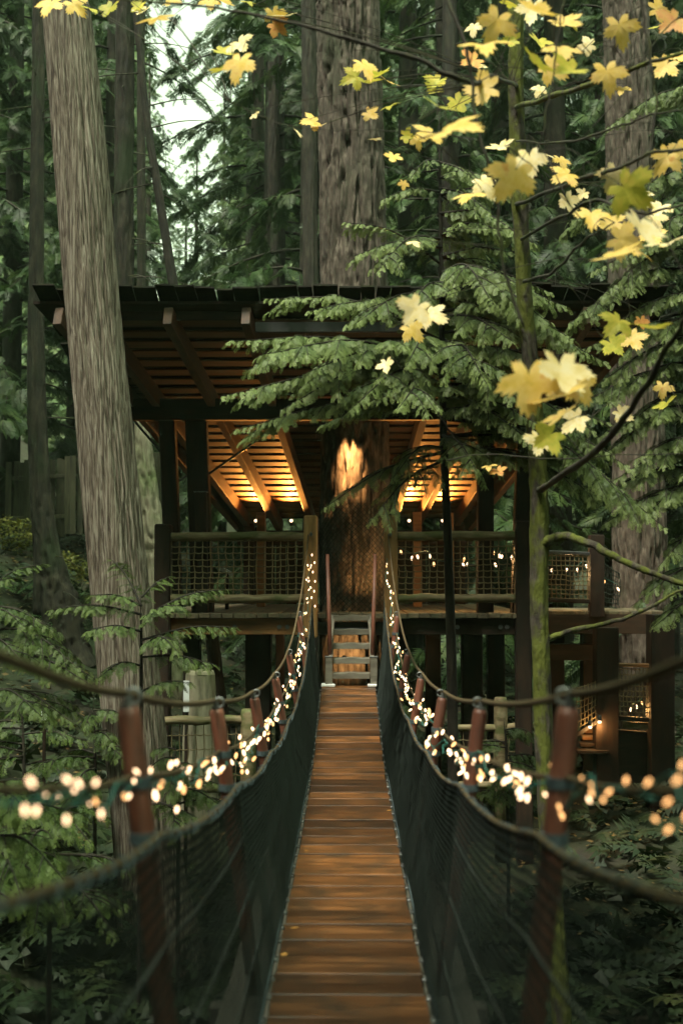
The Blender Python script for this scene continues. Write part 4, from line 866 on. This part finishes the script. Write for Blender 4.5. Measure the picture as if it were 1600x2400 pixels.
# ------------------------------------------------------------------ mossy maple with yellow leaves
mp = thing('maple_tree', 'slender moss-covered maple with scattered big yellow autumn leaves', 'tree')
P, r = ground_path([(1206, -80, 8.6, 32), (1208, 60, 8.6, 33), (1212, 350, 8.7, 36), (1226, 650, 8.8, 36), (1246, 900, 8.9, 38), (1262, 1150, 9.0, 40), (1262, 1400, 9.0, 38), (1268, 1600, 9.0, 40), (1282, 1900, 9.0, 42), (1310, 2300, 9.0, 44)])
bark_tube(P, r, 44, 400, lambda a, b, c: 1.8 * fn_small(a, b, c) + .02 * np.clip(fbm(np.cos(a) * 2, np.sin(a) * 2, b * 6, 4, 6) - .5, 0, 1)).build('trunk', M['moss_bark'], mp, True)
LIMBS = []
def limb(pts, w0, w1, mt='twig'):
    C = smooth_path([at(a, b, d) for a, b, d in pts], len(pts) * 9); d0, d1 = pts[0][2], pts[-1][2]
    C += .012 * np.stack([fbm(np.arange(len(C)) * .35, k * 7, pts[0][0], 3, 5) - .5 for k in range(3)], 1) * 2
    rr = np.linspace(w0 * d0, w1 * d1, len(C)) / F_PX / 2; rr = rr * (1 + .25 * (vnoise(np.arange(len(C)) * .8, pts[0][0], 0, 2) - .5))
    mb = MB(); mb.tube(C, rr, 9); mb.build('limb', M[mt], mp, True); LIMBS.append(C)
limb([(1262, 1150, 9.0), (1300, 1125, 8.0), (1390, 1060, 6.4), (1460, 985, 5.6), (1530, 880, 5.0), (1575, 790, 4.8), (1630, 700, 4.6)], 15.8, 8.6)
limb([(1262, 1275, 9.0), (1310, 1258, 8.9), (1360, 1265, 8.7), (1440, 1305, 8.4), (1520, 1342, 8.2), (1640, 1378, 8.0)], 24.7, 12.3, 'moss_bark')
limb([(1272, 1500, 9.0), (1330, 1480, 9.0), (1420, 1460, 8.9), (1500, 1435, 8.8), (1570, 1395, 8.8), (1630, 1370, 8.8)], 15.2, 4.8, 'moss_bark')
limb([(1212, 200, 8.6), (1150, 180, 6.6), (1105, 195, 5.2), (960, 135, 5.0), (800, 84, 5.0), (600, 38, 5.1), (420, 12, 5.2), (200, -15, 5.2)], 10.1, 2.9)
limb([(1020, -60, 5.0), (1075, 60, 4.9), (1105, 195, 4.9), (1125, 330, 4.9), (1160, 450, 4.9), (1180, 620, 4.9), (1225, 770, 4.9)], 8.6, 6.5)
limb([(1330, -40, 4.9), (1305, 100, 4.9), (1285, 240, 4.9), (1262, 360, 4.9)], 5.0, 2.9)
limb([(1490, -60, 5.2), (1520, 110, 5.2), (1535, 250, 5.2), (1518, 362, 5.2)], 6.5, 5.0)
limb([(1210, 480, 8.7), (1330, 430, 7.2), (1440, 395, 6.0), (1518, 362, 5.2), (1640, 345, 5.2)], 10.1, 5.8)
limb([(1212, 250, 8.6), (1300, 225, 7.0), (1420, 185, 6.0), (1540, 140, 5.6), (1640, 110, 5.5)], 13.3, 6.6, 'moss_bark')
limb([(1212, 330, 8.6), (1320, 335, 7.4), (1440, 300, 6.2), (1540, 265, 5.6), (1640, 250, 5.5)], 5.8, 2.9)
limb([(1222, 560, 8.7), (1330, 500, 7.0), (1400, 470, 6.2), (1500, 500, 5.6), (1640, 470, 5.4)], 8.6, 5.0)
limb([(1226, 660, 8.7), (1290, 640, 7.4), (1360, 570, 6.2), (1440, 520, 5.6)], 8.6, 3.6)
limb([(1180, 580, 4.9), (1100, 570, 5.0), (960, 560, 5.2), (870, 545, 5.4)], 2.9, 1.4)
limb([(1125, 330, 4.9), (1000, 310, 5.6), (860, 305, 6.0), (700, 300, 6.2), (590, 262, 6.3), (540, 240, 6.3)], 2.9, 1.4)
limb([(1225, 770, 4.9), (1250, 850, 4.9), (1290, 900, 4.9)], 5.0, 2.9)
limb([(1180, 340, 4.9), (1260, 400, 5.2), (1330, 480, 5.6), (1400, 560, 5.8)], 2.9, 2.2)
limb([(1046, 1080, 8.6), (1130, 1065, 8.0), (1300, 1075, 7.6), (1460, 1065, 7.4), (1640, 1062, 7.4)], 2.9, 2.2)
def leaf_mesh(seed, mt):
    rg = np.random.default_rng(seed); lobes = [(-128, .62), (-66, .98), (0, 1.12), (66, .98), (128, .62)]; notch = [.46, .54, .54, .46]
    pts = [(R_(-168), .16)]
    for i, (a, l) in enumerate(lobes):
        l *= rg.uniform(.9, 1.08); a += rg.uniform(-4, 4)
        for da, ls in ((-27, .60), (-22, .80), (-17, .70), (-11, .91), (-7, .82), (0, 1), (7, .82), (11, .91), (17, .70), (22, .80), (27, .60)): pts.append((R_(a + da * .95), l * ls * rg.uniform(.95, 1.05)))
        if i < 4: pts.append((R_((a + lobes[i + 1][0]) / 2), notch[i] * rg.uniform(.9, 1.1)))
    pts.append((R_(168), .16))
    fold = rg.uniform(.2, .75); curl = rg.uniform(-.2, .75); V = [(0, 0, 0)]; ring = []
    for a, l in pts:
        x, y = math.sin(a) * l, math.cos(a) * l; V.append((x * .5, y * .5, 0)); V.append((x, y, 0))
    V = np.array(V); ra = np.hypot(V[:, 0], V[:, 1]); V[:, 2] = fold * np.abs(V[:, 0]) * .5 - curl * ra ** 2 * .6 + .07 * (fbm(V[:, 0] * 3, V[:, 1] * 3, seed, 2, seed) - .5) * 2 * ra
    n = len(pts); F4 = []; F3 = []
    for i in range(n - 1):
        F3.append((0, 1 + 2 * i, 3 + 2 * i)); F4.append((1 + 2 * i, 2 + 2 * i, 4 + 2 * i, 3 + 2 * i))
    mb = MB(); mb.addm(V * .5, F4, F3); me = mb.mesh('leaf', True); me.materials.append(M[mt]); return me
LM = {k: [leaf_mesh(s_ + i * 9, mt) for i in range(3)] for s_, (k, mt) in enumerate((('y', 'maple'), ('g', 'maple_green'), ('p', 'maple_pale'), ('o', 'maple_orange')))}
LV = [(120, 5, 60, 'y'), (172, 8, 55, 'y'), (212, 20, 48, 'g'), (262, 16, 52, 'g'), (330, 10, 42, 'g'), (368, 45, 78, 'y'), (342, 22, 48, 'p'), (395, 5, 45, 'y'), (490, 2, 46, 'y'), (532, 8, 44, 'y'), (578, 4, 34, 'g'), (640, 30, 48, 'y'), (668, 38, 52, 'p'), (645, 58, 52, 'o'),
 (515, 120, 58, 'g'), (560, 100, 62, 'p'), (562, 142, 76, 'y'), (520, 165, 72, 'g'), (597, 268, 24, 'p'), (695, 308, 32, 'p'), (738, 284, 48, 'y'), (745, 298, 38, 'p'), (850, 150, 64, 'y'), (885, 180, 60, 'g'), (835, 180, 56, 'g'), (908, 190, 44, 'y'), (868, 195, 48, 'g'),
 (862, 265, 38, 'y'), (915, 248, 42, 'g'), (975, 325, 38, 'y'), (882, 328, 34, 'p'), (922, 365, 38, 'y'), (948, 318, 34, 'g'), (1028, 250, 84, 'g'), (1068, 236, 56, 'g'), (1048, 305, 116, 'y'), (1010, 310, 70, 'y'), (1028, 190, 54, 'g'), (1020, 210, 44, 'g'),
 (1130, 105, 96, 'y'), (1165, 45, 84, 'y'), (1145, 206, 80, 'y'), (1112, 140, 58, 'o'), (1190, 10, 60, 'g'), (1110, 60, 40, 'p'), (1118, 152, 50, 'p'), (1265, 30, 88, 'y'), (1312, 50, 76, 'y'), (1248, 15, 66, 'p'), (1335, 55, 64, 'g'), (1262, 95, 58, 'g'), (1312, 112, 84, 'y'), (1256, 150, 84, 'g'), (1285, 155, 70, 'y'), (1342, 165, 86, 'g'), (1265, 205, 36, 'p'), (1382, 105, 48, 'p'), (1205, 95, 46, 'g'),
 (1450, 58, 76, 'y'), (1420, 166, 78, 'y'), (1445, 178, 50, 'g'), (1457, 207, 36, 'y'), (1535, 22, 58, 'y'), (1582, 48, 76, 'o'), (1562, 150, 64, 'y'), (1590, 130, 50, 'y'), (1540, 62, 40, 'g'), (1170, 342, 62, 'p'), (1206, 400, 92, 'y'), (1240, 368, 76, 'p'), (1276, 362, 42, 'p'), (1312, 372, 46, 'y'), (1330, 408, 66, 'y'), (1130, 425, 66, 'p'), (1105, 455, 72, 'y'),
 (1440, 402, 70, 'p'), (1462, 438, 96, 'g'), (1485, 450, 60, 'p'), (1548, 484, 62, 'p'), (1325, 466, 60, 'p'), (1368, 452, 32, 'p'), (1385, 500, 76, 'y'), (1420, 520, 66, 'y'), (1500, 524, 96, 'p'), (1448, 560, 80, 'y'), (1424, 602, 98, 'y'), (1482, 585, 76, 'y'), (1562, 570, 82, 'p'), (1530, 508, 60, 'p'), (1520, 545, 56, 'y'), (1562, 366, 72, 'y'), (1598, 350, 62, 'y'), (965, 566, 36, 'p'),
 (978, 718, 80, 'p'), (1006, 735, 66, 'p'), (960, 768, 58, 'y'), (1450, 752, 76, 'g'), (1522, 770, 88, 'g'), (1430, 804, 60, 'g'), (1478, 790, 56, 'y'), (1500, 750, 34, 'o'), (1238, 880, 110, 'y'), (1312, 858, 118, 'p'), (1292, 930, 120, 'y'), (1352, 892, 86, 'y'), (1322, 968, 86, 'y'), (1355, 980, 66, 'p'), (1290, 1018, 76, 'g'), (1262, 1030, 66, 'p'), (1450, 966, 46, 'p'), (1560, 945, 56, 'g'), (1552, 905, 42, 'y'), (1145, 1092, 32, 'y'), (1165, 1102, 34, 'o'), (945, 428, 26, 'y'), (905, 850, 42, 'p')]
allL = np.vstack(LIMBS); rg = np.random.default_rng(77)
for px, py, sz, k in LV:
    d = float(np.clip(F_PX * .165 / max(sz, 30), 3.9, 8.0)); d = max(d, 4.3) if sz > 100 else d
    p = at(px, py, d); s = sz * d / F_PX * 1.42
    o = inst('leaf', LM[k][rg.integers(3)], mp, p)
    q = Matrix.Rotation(rg.uniform(-.7, .7), 3, 'Y') @ Matrix.Rotation(rg.uniform(-.9, .15) if rg.uniform() < .7 else rg.uniform(-1.45, -1.1), 3, 'X') @ Matrix.Rotation(rg.uniform(-.35, .35), 3, 'Z')
    base = Euler((math.pi / 2, 0, 0)).to_matrix()           # leaf faces the camera, tip then turned to hang down
    R3 = q @ base @ Matrix.Rotation(math.pi + rg.uniform(-1.1, 1.1), 3, 'Z')
    o.rotation_euler = R3.to_euler(); s *= 1.15 if sz > 90 else 1; o.scale = (s, s, s * rg.uniform(.7, 1.2))
    tipdir = (R3 @ Vector((0, 1, 0)))
    dist = np.linalg.norm(allL - np.array(p), axis=1); a = Vector(allL[np.argmin(dist)]); pe = p - tipdir * s * .55
    tw_mb = MB(); tw_mb.tube(smooth_path([a, a.lerp(pe, .55) + Vector((0, 0, .05)), pe, p - tipdir * s * .02], 12), np.linspace(.0028, .0014, 12), 5); tw_mb.build('twig', M['twig'], mp, True)

# ------------------------------------------------------------------ background conifers
def conifer_mesh(seed, H, r0, nbr, droop, ns, T, zlow=.1, spr=.58, dens=1.0):
    rg = np.random.default_rng(seed); cr = MB(); wd = MB(); PP = []; XX = []; NN = []; SS = []
    for i in range(nbr):
        t = (i + rg.uniform(0, 1)) / nbr; h = H * (zlow + (1 - zlow) * t); L = r0 * ((1 - t) ** .7 * .92 + .08) * rg.uniform(.55, 1.15); a = rg.uniform(0, 6.283)
        u = np.array((math.cos(a), math.sin(a), 0)); m = np.linspace(0, 1, 7)
        C = np.array((0, 0, h)) + u * (L * m)[:, None] + np.array((0, 0, 1)) * (L * (.12 * m - droop * m ** 1.8))[:, None]
        wd.tube(C, np.linspace(.012 + .01 * L, .004, 7), 4, False)
        n = max(3, int(ns * L / r0 * dens)); tt = rg.uniform(.12, 1, n) ** .8
        Pb = np.stack([np.interp(tt, m, C[:, k]) for k in range(3)], 1); sd = np.cross(u, (0, 0, 1))
        sg_ = rg.choice((-1, 1), n)[:, None]; al = rg.uniform(.4, 1.2, n)[:, None]
        X = u * np.cos(al) + sd * sg_ * np.sin(al); X[:, 2] -= rg.uniform(.15, .9, n)
        PP.append(Pb + rg.normal(0, .05, (n, 3))); XX.append(X); NN.append(np.stack([rg.normal(0, .45, n), rg.normal(0, .45, n), np.ones(n)], 1)); SS.append(spr * rg.uniform(.5, 1.15, n) * (.55 + .45 * (1 - t)))
    place(cr, T, np.vstack(PP), np.vstack(XX), np.vstack(NN), np.concatenate(SS), .35)
    wd.tube([(0, 0, -2), (0, 0, H * .3), (0, 0, H * .7), (0, 0, H)], [H * .0105, H * .009, H * .005, .02], 12)
    return wd.mesh('trunk', True), cr.mesh('crown')
CON = [conifer_mesh(1, 26, 3.6, 120, .45, 49, T_MID), conifer_mesh(2, 30, 4.2, 130, .6, 57, T_MID, zlow=.05), conifer_mesh(3, 22, 3.0, 110, .35, 41, T_MID, zlow=.02), conifer_mesh(4, 28, 3.4, 90, .7, 49, T_MID, zlow=.2)]
for t_, c_ in CON: t_.materials.append(M['dark_bark']); c_.materials.append(M['conifer'])
def conifer(px, d, k, sc, lab, zoff=0, far=False, grp='conifers of the forest behind'):
    x = at(px, 1350, d).x; z = float(gz(x, d)) + zoff; o = thing('forest_conifer', lab, 'tree', grp, (x, d, z)); o.rotation_euler = (0, 0, random.uniform(0, 6.28)); o.scale = (sc,) * 3
    t_, c_ = CON[k]; inst('trunk', t_, o, (0, 0, 0)); c = inst('crown', c_, o, (0, 0, 0))
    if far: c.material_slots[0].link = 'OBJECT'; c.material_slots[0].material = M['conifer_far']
    return o
for px, d, k, sc, lab in (
  (-110, 25, 1, .9, 'dark conifer at the left edge behind the swollen dark trunk'),
  (20, 27, 0, .92, 'feathery conifer behind the dark trunk left of the cedar'),
  (600, 31, 3, .95, 'drooping conifer right of the bright sky gap'),
  (455, 35, 2, .60, 'low conifer filling the clearing under the sky gap'),
  (340, 37, 0, .62, 'low conifer behind the thin straight trunk'),
  (800, 33, 3, 1.1, 'tall conifer directly behind the great fir'),
  (170, 30, 2, 1.0, 'conifer hidden mostly behind the pale cedar trunk'),
  (255, 26, 3, .9, 'conifer behind the straight dark trunk right of the cedar'),
  (640, 28, 1, 1.05, 'large dark drooping conifer left of the great fir'),
  (725, 24, 0, 1.0, 'dark conifer close behind the left flank of the great fir'),
  (960, 26, 1, 1.0, 'dark conifer close behind the right flank of the great fir'),
  (1060, 22, 2, 1.05, 'conifer behind the upper part of the young hemlock'),
  (1180, 27, 0, 1.1, 'dark conifer behind the mossy maple stem'),
  (1310, 23, 3, 1.0, 'conifer left of the thick grey fir on the right'),
  (1430, 28, 1, 1.05, 'conifer directly behind the thick grey fir'),
  (1560, 24, 0, 1.0, 'conifer at the right edge behind the yellow leaves'),
  (1680, 21, 1, .95, 'conifer at the far right margin of the forest')):
    conifer(px, d, k, sc, lab)
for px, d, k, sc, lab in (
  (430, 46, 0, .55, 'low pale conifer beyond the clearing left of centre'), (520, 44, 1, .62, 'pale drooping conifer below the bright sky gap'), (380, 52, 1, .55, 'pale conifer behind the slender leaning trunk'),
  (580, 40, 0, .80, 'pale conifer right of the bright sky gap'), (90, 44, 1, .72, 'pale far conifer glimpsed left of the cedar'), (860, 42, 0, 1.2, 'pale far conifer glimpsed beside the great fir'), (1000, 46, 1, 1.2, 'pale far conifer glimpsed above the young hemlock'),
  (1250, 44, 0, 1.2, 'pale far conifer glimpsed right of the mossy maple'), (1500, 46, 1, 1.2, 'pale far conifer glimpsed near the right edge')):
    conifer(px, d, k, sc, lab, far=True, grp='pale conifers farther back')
# the far wood as one mass
fw = MB(); rg = np.random.default_rng(9); PP = []; XX = []; SS = []
for i in range(110):
    px = rg.uniform(-500, 2100); d = rg.uniform(58, 95); x = at(px, 1350, d).x; z0 = float(gz(x, d)); H = rg.uniform(18, 27) * (.6 if 330 < px < 540 else 1.5); n = 270
    h = rg.uniform(0, 1, n) ** .8; a = rg.uniform(0, 6.283, n); rr = (1 - h) ** .8 * 3.4 * np.sqrt(rg.uniform(.1, 1, n)) + .1
    PP.append(np.stack([x + rr * np.cos(a), d + rr * np.sin(a), z0 + H * h], 1)); XX.append(np.stack([np.cos(a), np.sin(a), rg.uniform(-1, -.2, n)], 1)); SS.append(rg.uniform(1.1, 2.3, n))
    fw.tube([(x, d, z0 - 1), (x, d, z0 + H)], [.28, .04], 6, False)
PP = np.vstack(PP); XX = np.vstack(XX); SS = np.concatenate(SS); place(fw, T_FAR, PP, XX, np.stack([rg.normal(0, .4, len(PP)), rg.normal(0, .4, len(PP)), np.ones(len(PP))], 1), SS, .3)
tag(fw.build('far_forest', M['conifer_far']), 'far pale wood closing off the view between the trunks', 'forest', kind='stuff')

# unseen wood beside the bridge and behind the camera, added to block light
sw = MB(); PP = []; XX = []; SS = []
for i in range(64):
    a0 = rg.uniform(R_(150), R_(390)); rad = rg.uniform(11, 30); x = rad * math.cos(a0); y0_ = 6 + rad * math.sin(a0)
    if i < 5: x, y0_ = ((7.2, 2.5), (8.3, 7.0), (9.8, 11.5), (6.8, -2.0), (-8.6, -1.0))[i]  # near trees out of view, set by hand to shade the ravine
    elif y0_ > 4 and abs(x) < 11: continue
    z0 = float(gz(x, y0_)); H = rg.uniform(20, 30); n = 280; fw_h = rg.uniform(.08, 1, n); a = rg.uniform(0, 6.283, n); rr = (1 - fw_h) ** .7 * 3.6 * np.sqrt(rg.uniform(.1, 1, n)) + .1
    PP.append(np.stack([x + rr * np.cos(a), y0_ + rr * np.sin(a), z0 + H * fw_h], 1)); XX.append(np.stack([np.cos(a), np.sin(a), rg.uniform(-1, -.1, n)], 1)); SS.append(rg.uniform(1.0, 2.0, n))
    sw.tube([(x, y0_, z0 - 1), (x, y0_, z0 + H * .5), (x, y0_, z0 + H)], [.3, .2, .04], 8, False)
PP = np.vstack(PP); XX = np.vstack(XX); SS = np.concatenate(SS); place(sw, T_FAR, PP, XX, np.stack([rg.normal(0, .4, len(PP)), rg.normal(0, .4, len(PP)), np.ones(len(PP))], 1), SS, .3)
tag(sw.build('shading_forest', M['conifer']), 'unseen dark wood continuing on both sides of the footbridge, added for shade', 'forest', kind='stuff')

# ------------------------------------------------------------------ ferns, bushes, ground cover
def fern_mesh(seed):
    rg = np.random.default_rng(seed); mb = MB()
    for i in range(13):
        a = i * 2 * np.pi / 13 + rg.uniform(-.2, .2); L = rg.uniform(.55, .85); m = np.linspace(0, 1, 24); u = np.array((math.cos(a), math.sin(a), 0)); sd = np.array((-u[1], u[0], 0)); up = rg.uniform(.55, 1.0)
        C = u * (L * m)[:, None] + np.array((0, 0, 1)) * (L * (up * m - (up * .95) * m ** 2.2))[:, None]
        w_ = .10 * np.sin(np.pi * (m * .9 + .08)) ** .7
        for s_ in (-1, 1):
            A = C[:-1]; D = u * .35 + sd * s_; V = []
            B = C[:-1] + D * w_[:-1][:, None] + np.array((0, 0, -.02)); h = u * .013
            V = np.stack([A - h, B, A + h + (B - A) * .1, A], 1)[:, [0, 1, 2]]; mb.add(V.reshape(-1, 3), np.arange(len(A) * 3).reshape(-1, 3))
        mb.tube(C, np.linspace(.004, .001, 24), 3, False)
    return mb.mesh('fronds')
FM = [fern_mesh(i) for i in range(3)]
for f in FM: f.materials.append(M['fern'])
def fern(px, py, d, s, lab):
    p = at(px, py, d); z = float(gz(p.x, p.y)); o = thing('sword_fern', lab, 'fern', 'sword ferns on the forest floor', (p.x, p.y, z - .03)); f = inst('fronds', FM[random.randrange(3)], o, (0, 0, 0)); o.scale = (s,) * 3; o.rotation_euler = (0, 0, random.uniform(0, 6)); return o
for px, py, d, s, lab in ((185, 1240, 23, 1.5, 'bright fern at the foot of the board fence beside the cedar'), (40, 1370, 21, 1.3, 'fern on the slope left of the swollen trunk'), (210, 1290, 21, 1.2, 'fern between the swollen trunk and the cedar'), (30, 1440, 19, 1.3, 'fern lower on the left slope above the saplings'), (1175, 1590, 18.5, 1.4, 'fern glowing dimly between the platform support posts'), (1330, 1570, 19.5, 1.5, 'large fern under the side walkway'), (1260, 1600, 18, 1.3, 'fern behind the foot of the mossy maple'), (1120, 1570, 19, 1.3, 'fern behind the thin hemlock stem'), (60, 1580, 12, .9, 'fern among the left saplings'), (1010, 1580, 18.5, 1.2, 'fern below the platform right of the steps'), (560, 1560, 17, 1.2, 'fern in the dark below the platform left of the steps'), (1390, 1230, 21, 1.4, 'fern growing by the top of the far rail post')):
    fern(px, py, d, s, lab)
def bush(px, py, d, r, n, mt, lab, sz=.05):
    p = at(px, py, d); z = float(gz(p.x, p.y)); o = thing('leafy_bush', lab, 'bush', 'yellowing bushes by the fence'); rg = np.random.default_rng(int(px)); mb = MB(); st_ = MB()
    for i in range(9):
        a = rg.uniform(0, 6.28); st_.tube(smooth_path([(p.x, p.y, z - .1), (p.x + .4 * r * math.cos(a), p.y + .4 * r * math.sin(a), z + r * .5), (p.x + r * math.cos(a), p.y + r * math.sin(a), z + r * rg.uniform(.6, 1.2))], 7), np.linspace(.012, .003, 7), 4)
    u = rg.normal(0, 1, (n, 3)); u /= np.linalg.norm(u, axis=1)[:, None]; P_ = np.array((p.x, p.y, z + r * .55)) + u * (r * rg.uniform(.3, 1, n) ** .5)[:, None] * np.array((1, 1, .7))
    D = rg.normal(0, 1, (n, 3)); D[:, 2] *= .5; D /= np.linalg.norm(D, axis=1)[:, None]; S = np.cross(D, rg.normal(0, .4, (n, 3)) + np.array((0, 0, 1))); S /= np.linalg.norm(S, axis=1)[:, None]; l = sz * rg.uniform(.6, 1.3, n)[:, None]
    V = np.stack([P_, P_ + D * l * .5 + S * l * .4, P_ + D * l, P_ + D * l * .5 - S * l * .4], 1); mb.add(V.reshape(-1, 3), np.arange(4 * n).reshape(-1, 4))
    st_.build('stem', M['twig'], o, True); mb.build('foliage', M[mt], o)
bush(150, 1235, 23.5, .55, 900, 'ybush', 'yellow-leaved bush just left of the cedar at the fence', .09)
bush(20, 1245, 24, .6, 900, 'ybush', 'yellow-green bush at the left edge by the fence', .08)
bush(375, 1190, 22, .5, 700, 'ybush', 'bright bush seen between the cedar and the shelter pillars', .10)
# low undergrowth and leaf litter
ug = MB(); rg = np.random.default_rng(31); n = 12000
X_ = rg.uniform(-13, 11, n); Y_ = rg.uniform(2.5, 34, n); X_[:3800] = rg.uniform(-6, 6.5, 3800); Y_[:3800] = rg.uniform(2.5, 13, 3800); keep = (fbm(X_ * .5, Y_ * .5, 3, 3, 8) > .43) | (np.arange(n) < 3800); X_, Y_ = X_[keep], Y_[keep]; Z_ = gz(X_, Y_); a = rg.uniform(0, 6.283, len(X_))
place(ug, T_FAR, np.stack([X_, Y_, Z_ + rg.uniform(.02, .3, len(X_))], 1), np.stack([np.cos(a), np.sin(a), rg.uniform(-.1, .9, len(X_))], 1), np.stack([rg.normal(0, .5, len(X_)), rg.normal(0, .5, len(X_)), np.ones(len(X_))], 1), rg.uniform(.2, .55, len(X_)), .5)
tag(ug.build('undergrowth', M['undergrowth']), 'low dark green undergrowth covering the forest floor', 'undergrowth', kind='stuff')
lt = MB(); n = 16000; X_ = rg.uniform(-13, 10, n); Y_ = rg.uniform(12, 33, n); Z_ = gz(X_, Y_) + .03 + rg.uniform(0, .06, n); a = rg.uniform(0, 6.283, n); l = rg.uniform(.04, .11, n)
D = np.stack([np.cos(a), np.sin(a), rg.uniform(-.3, .4, n)], 1); S = np.stack([-np.sin(a), np.cos(a), rg.uniform(-.5, .5, n)], 1); P_ = np.stack([X_, Y_, Z_], 1); l = l[:, None]
lt.add(np.stack([P_ - D * l * .5, P_ + S * l * .4, P_ + D * l * .5, P_ - S * l * .4], 1).reshape(-1, 3), np.arange(4 * n).reshape(-1, 4))
tag(lt.build('leaf_litter', M['litter']), 'brown and yellow fallen leaves scattered over the slope', 'leaves', kind='stuff')
# a few fallen leaves on the bridge deck
for i, (px, py, d) in enumerate(((690, 2145, 5.6), (668, 2220, 5.2), (720, 1985, 7.2), (905, 1780, 10.2), (930, 1880, 8.4))):
    yy = at(px, py, d).y; xx = at(px, py, d).x; xx = max(-.29, min(.29, xx)); o = inst('fallen_leaf', LM['o'][i % 3], None, (xx, yy, float(deck_z(yy)) + .021), (R_(4), R_(-5), i * 1.3), (.05, .05, .025))
    tag(o, ['curled yellow leaf lying nearest on the left deck edge', 'yellow leaf second nearest along the left deck edge', 'small leaf on the left deck edge about halfway', 'small leaf farthest along the right deck edge', 'small leaf on the right deck edge about halfway'][i], 'leaf', 'fallen leaves on the bridge')


# ------------------------------------------------------------------ moist forest air
hz = MB(); zlo, zhi = float(GZ.min()) - 1.0, 64.0
hz.add([(x_, y_, z_) for z_ in (zlo, zhi) for y_ in (gy[0] - 5, gy[-1] + 5) for x_ in (gx[0] - 5, gx[-1] + 5)], [(0, 2, 3, 1), (4, 5, 7, 6), (0, 1, 5, 4), (2, 6, 7, 3), (0, 4, 6, 2), (1, 3, 7, 5)])
m_, n_, o_ = nodes('moist_air'); pv = n_.nodes.new('ShaderNodeVolumePrincipled'); pv.inputs['Color'].default_value = (.66, .95, .66, 1); pv.inputs['Density'].default_value = .0005
n_.links.new(pv.outputs[0], o_.inputs['Volume'])
tag(hz.build('haze', m_), 'thin damp air softening the far trees', 'haze', kind='stuff')
SC.cycles.volume_bounces = 1
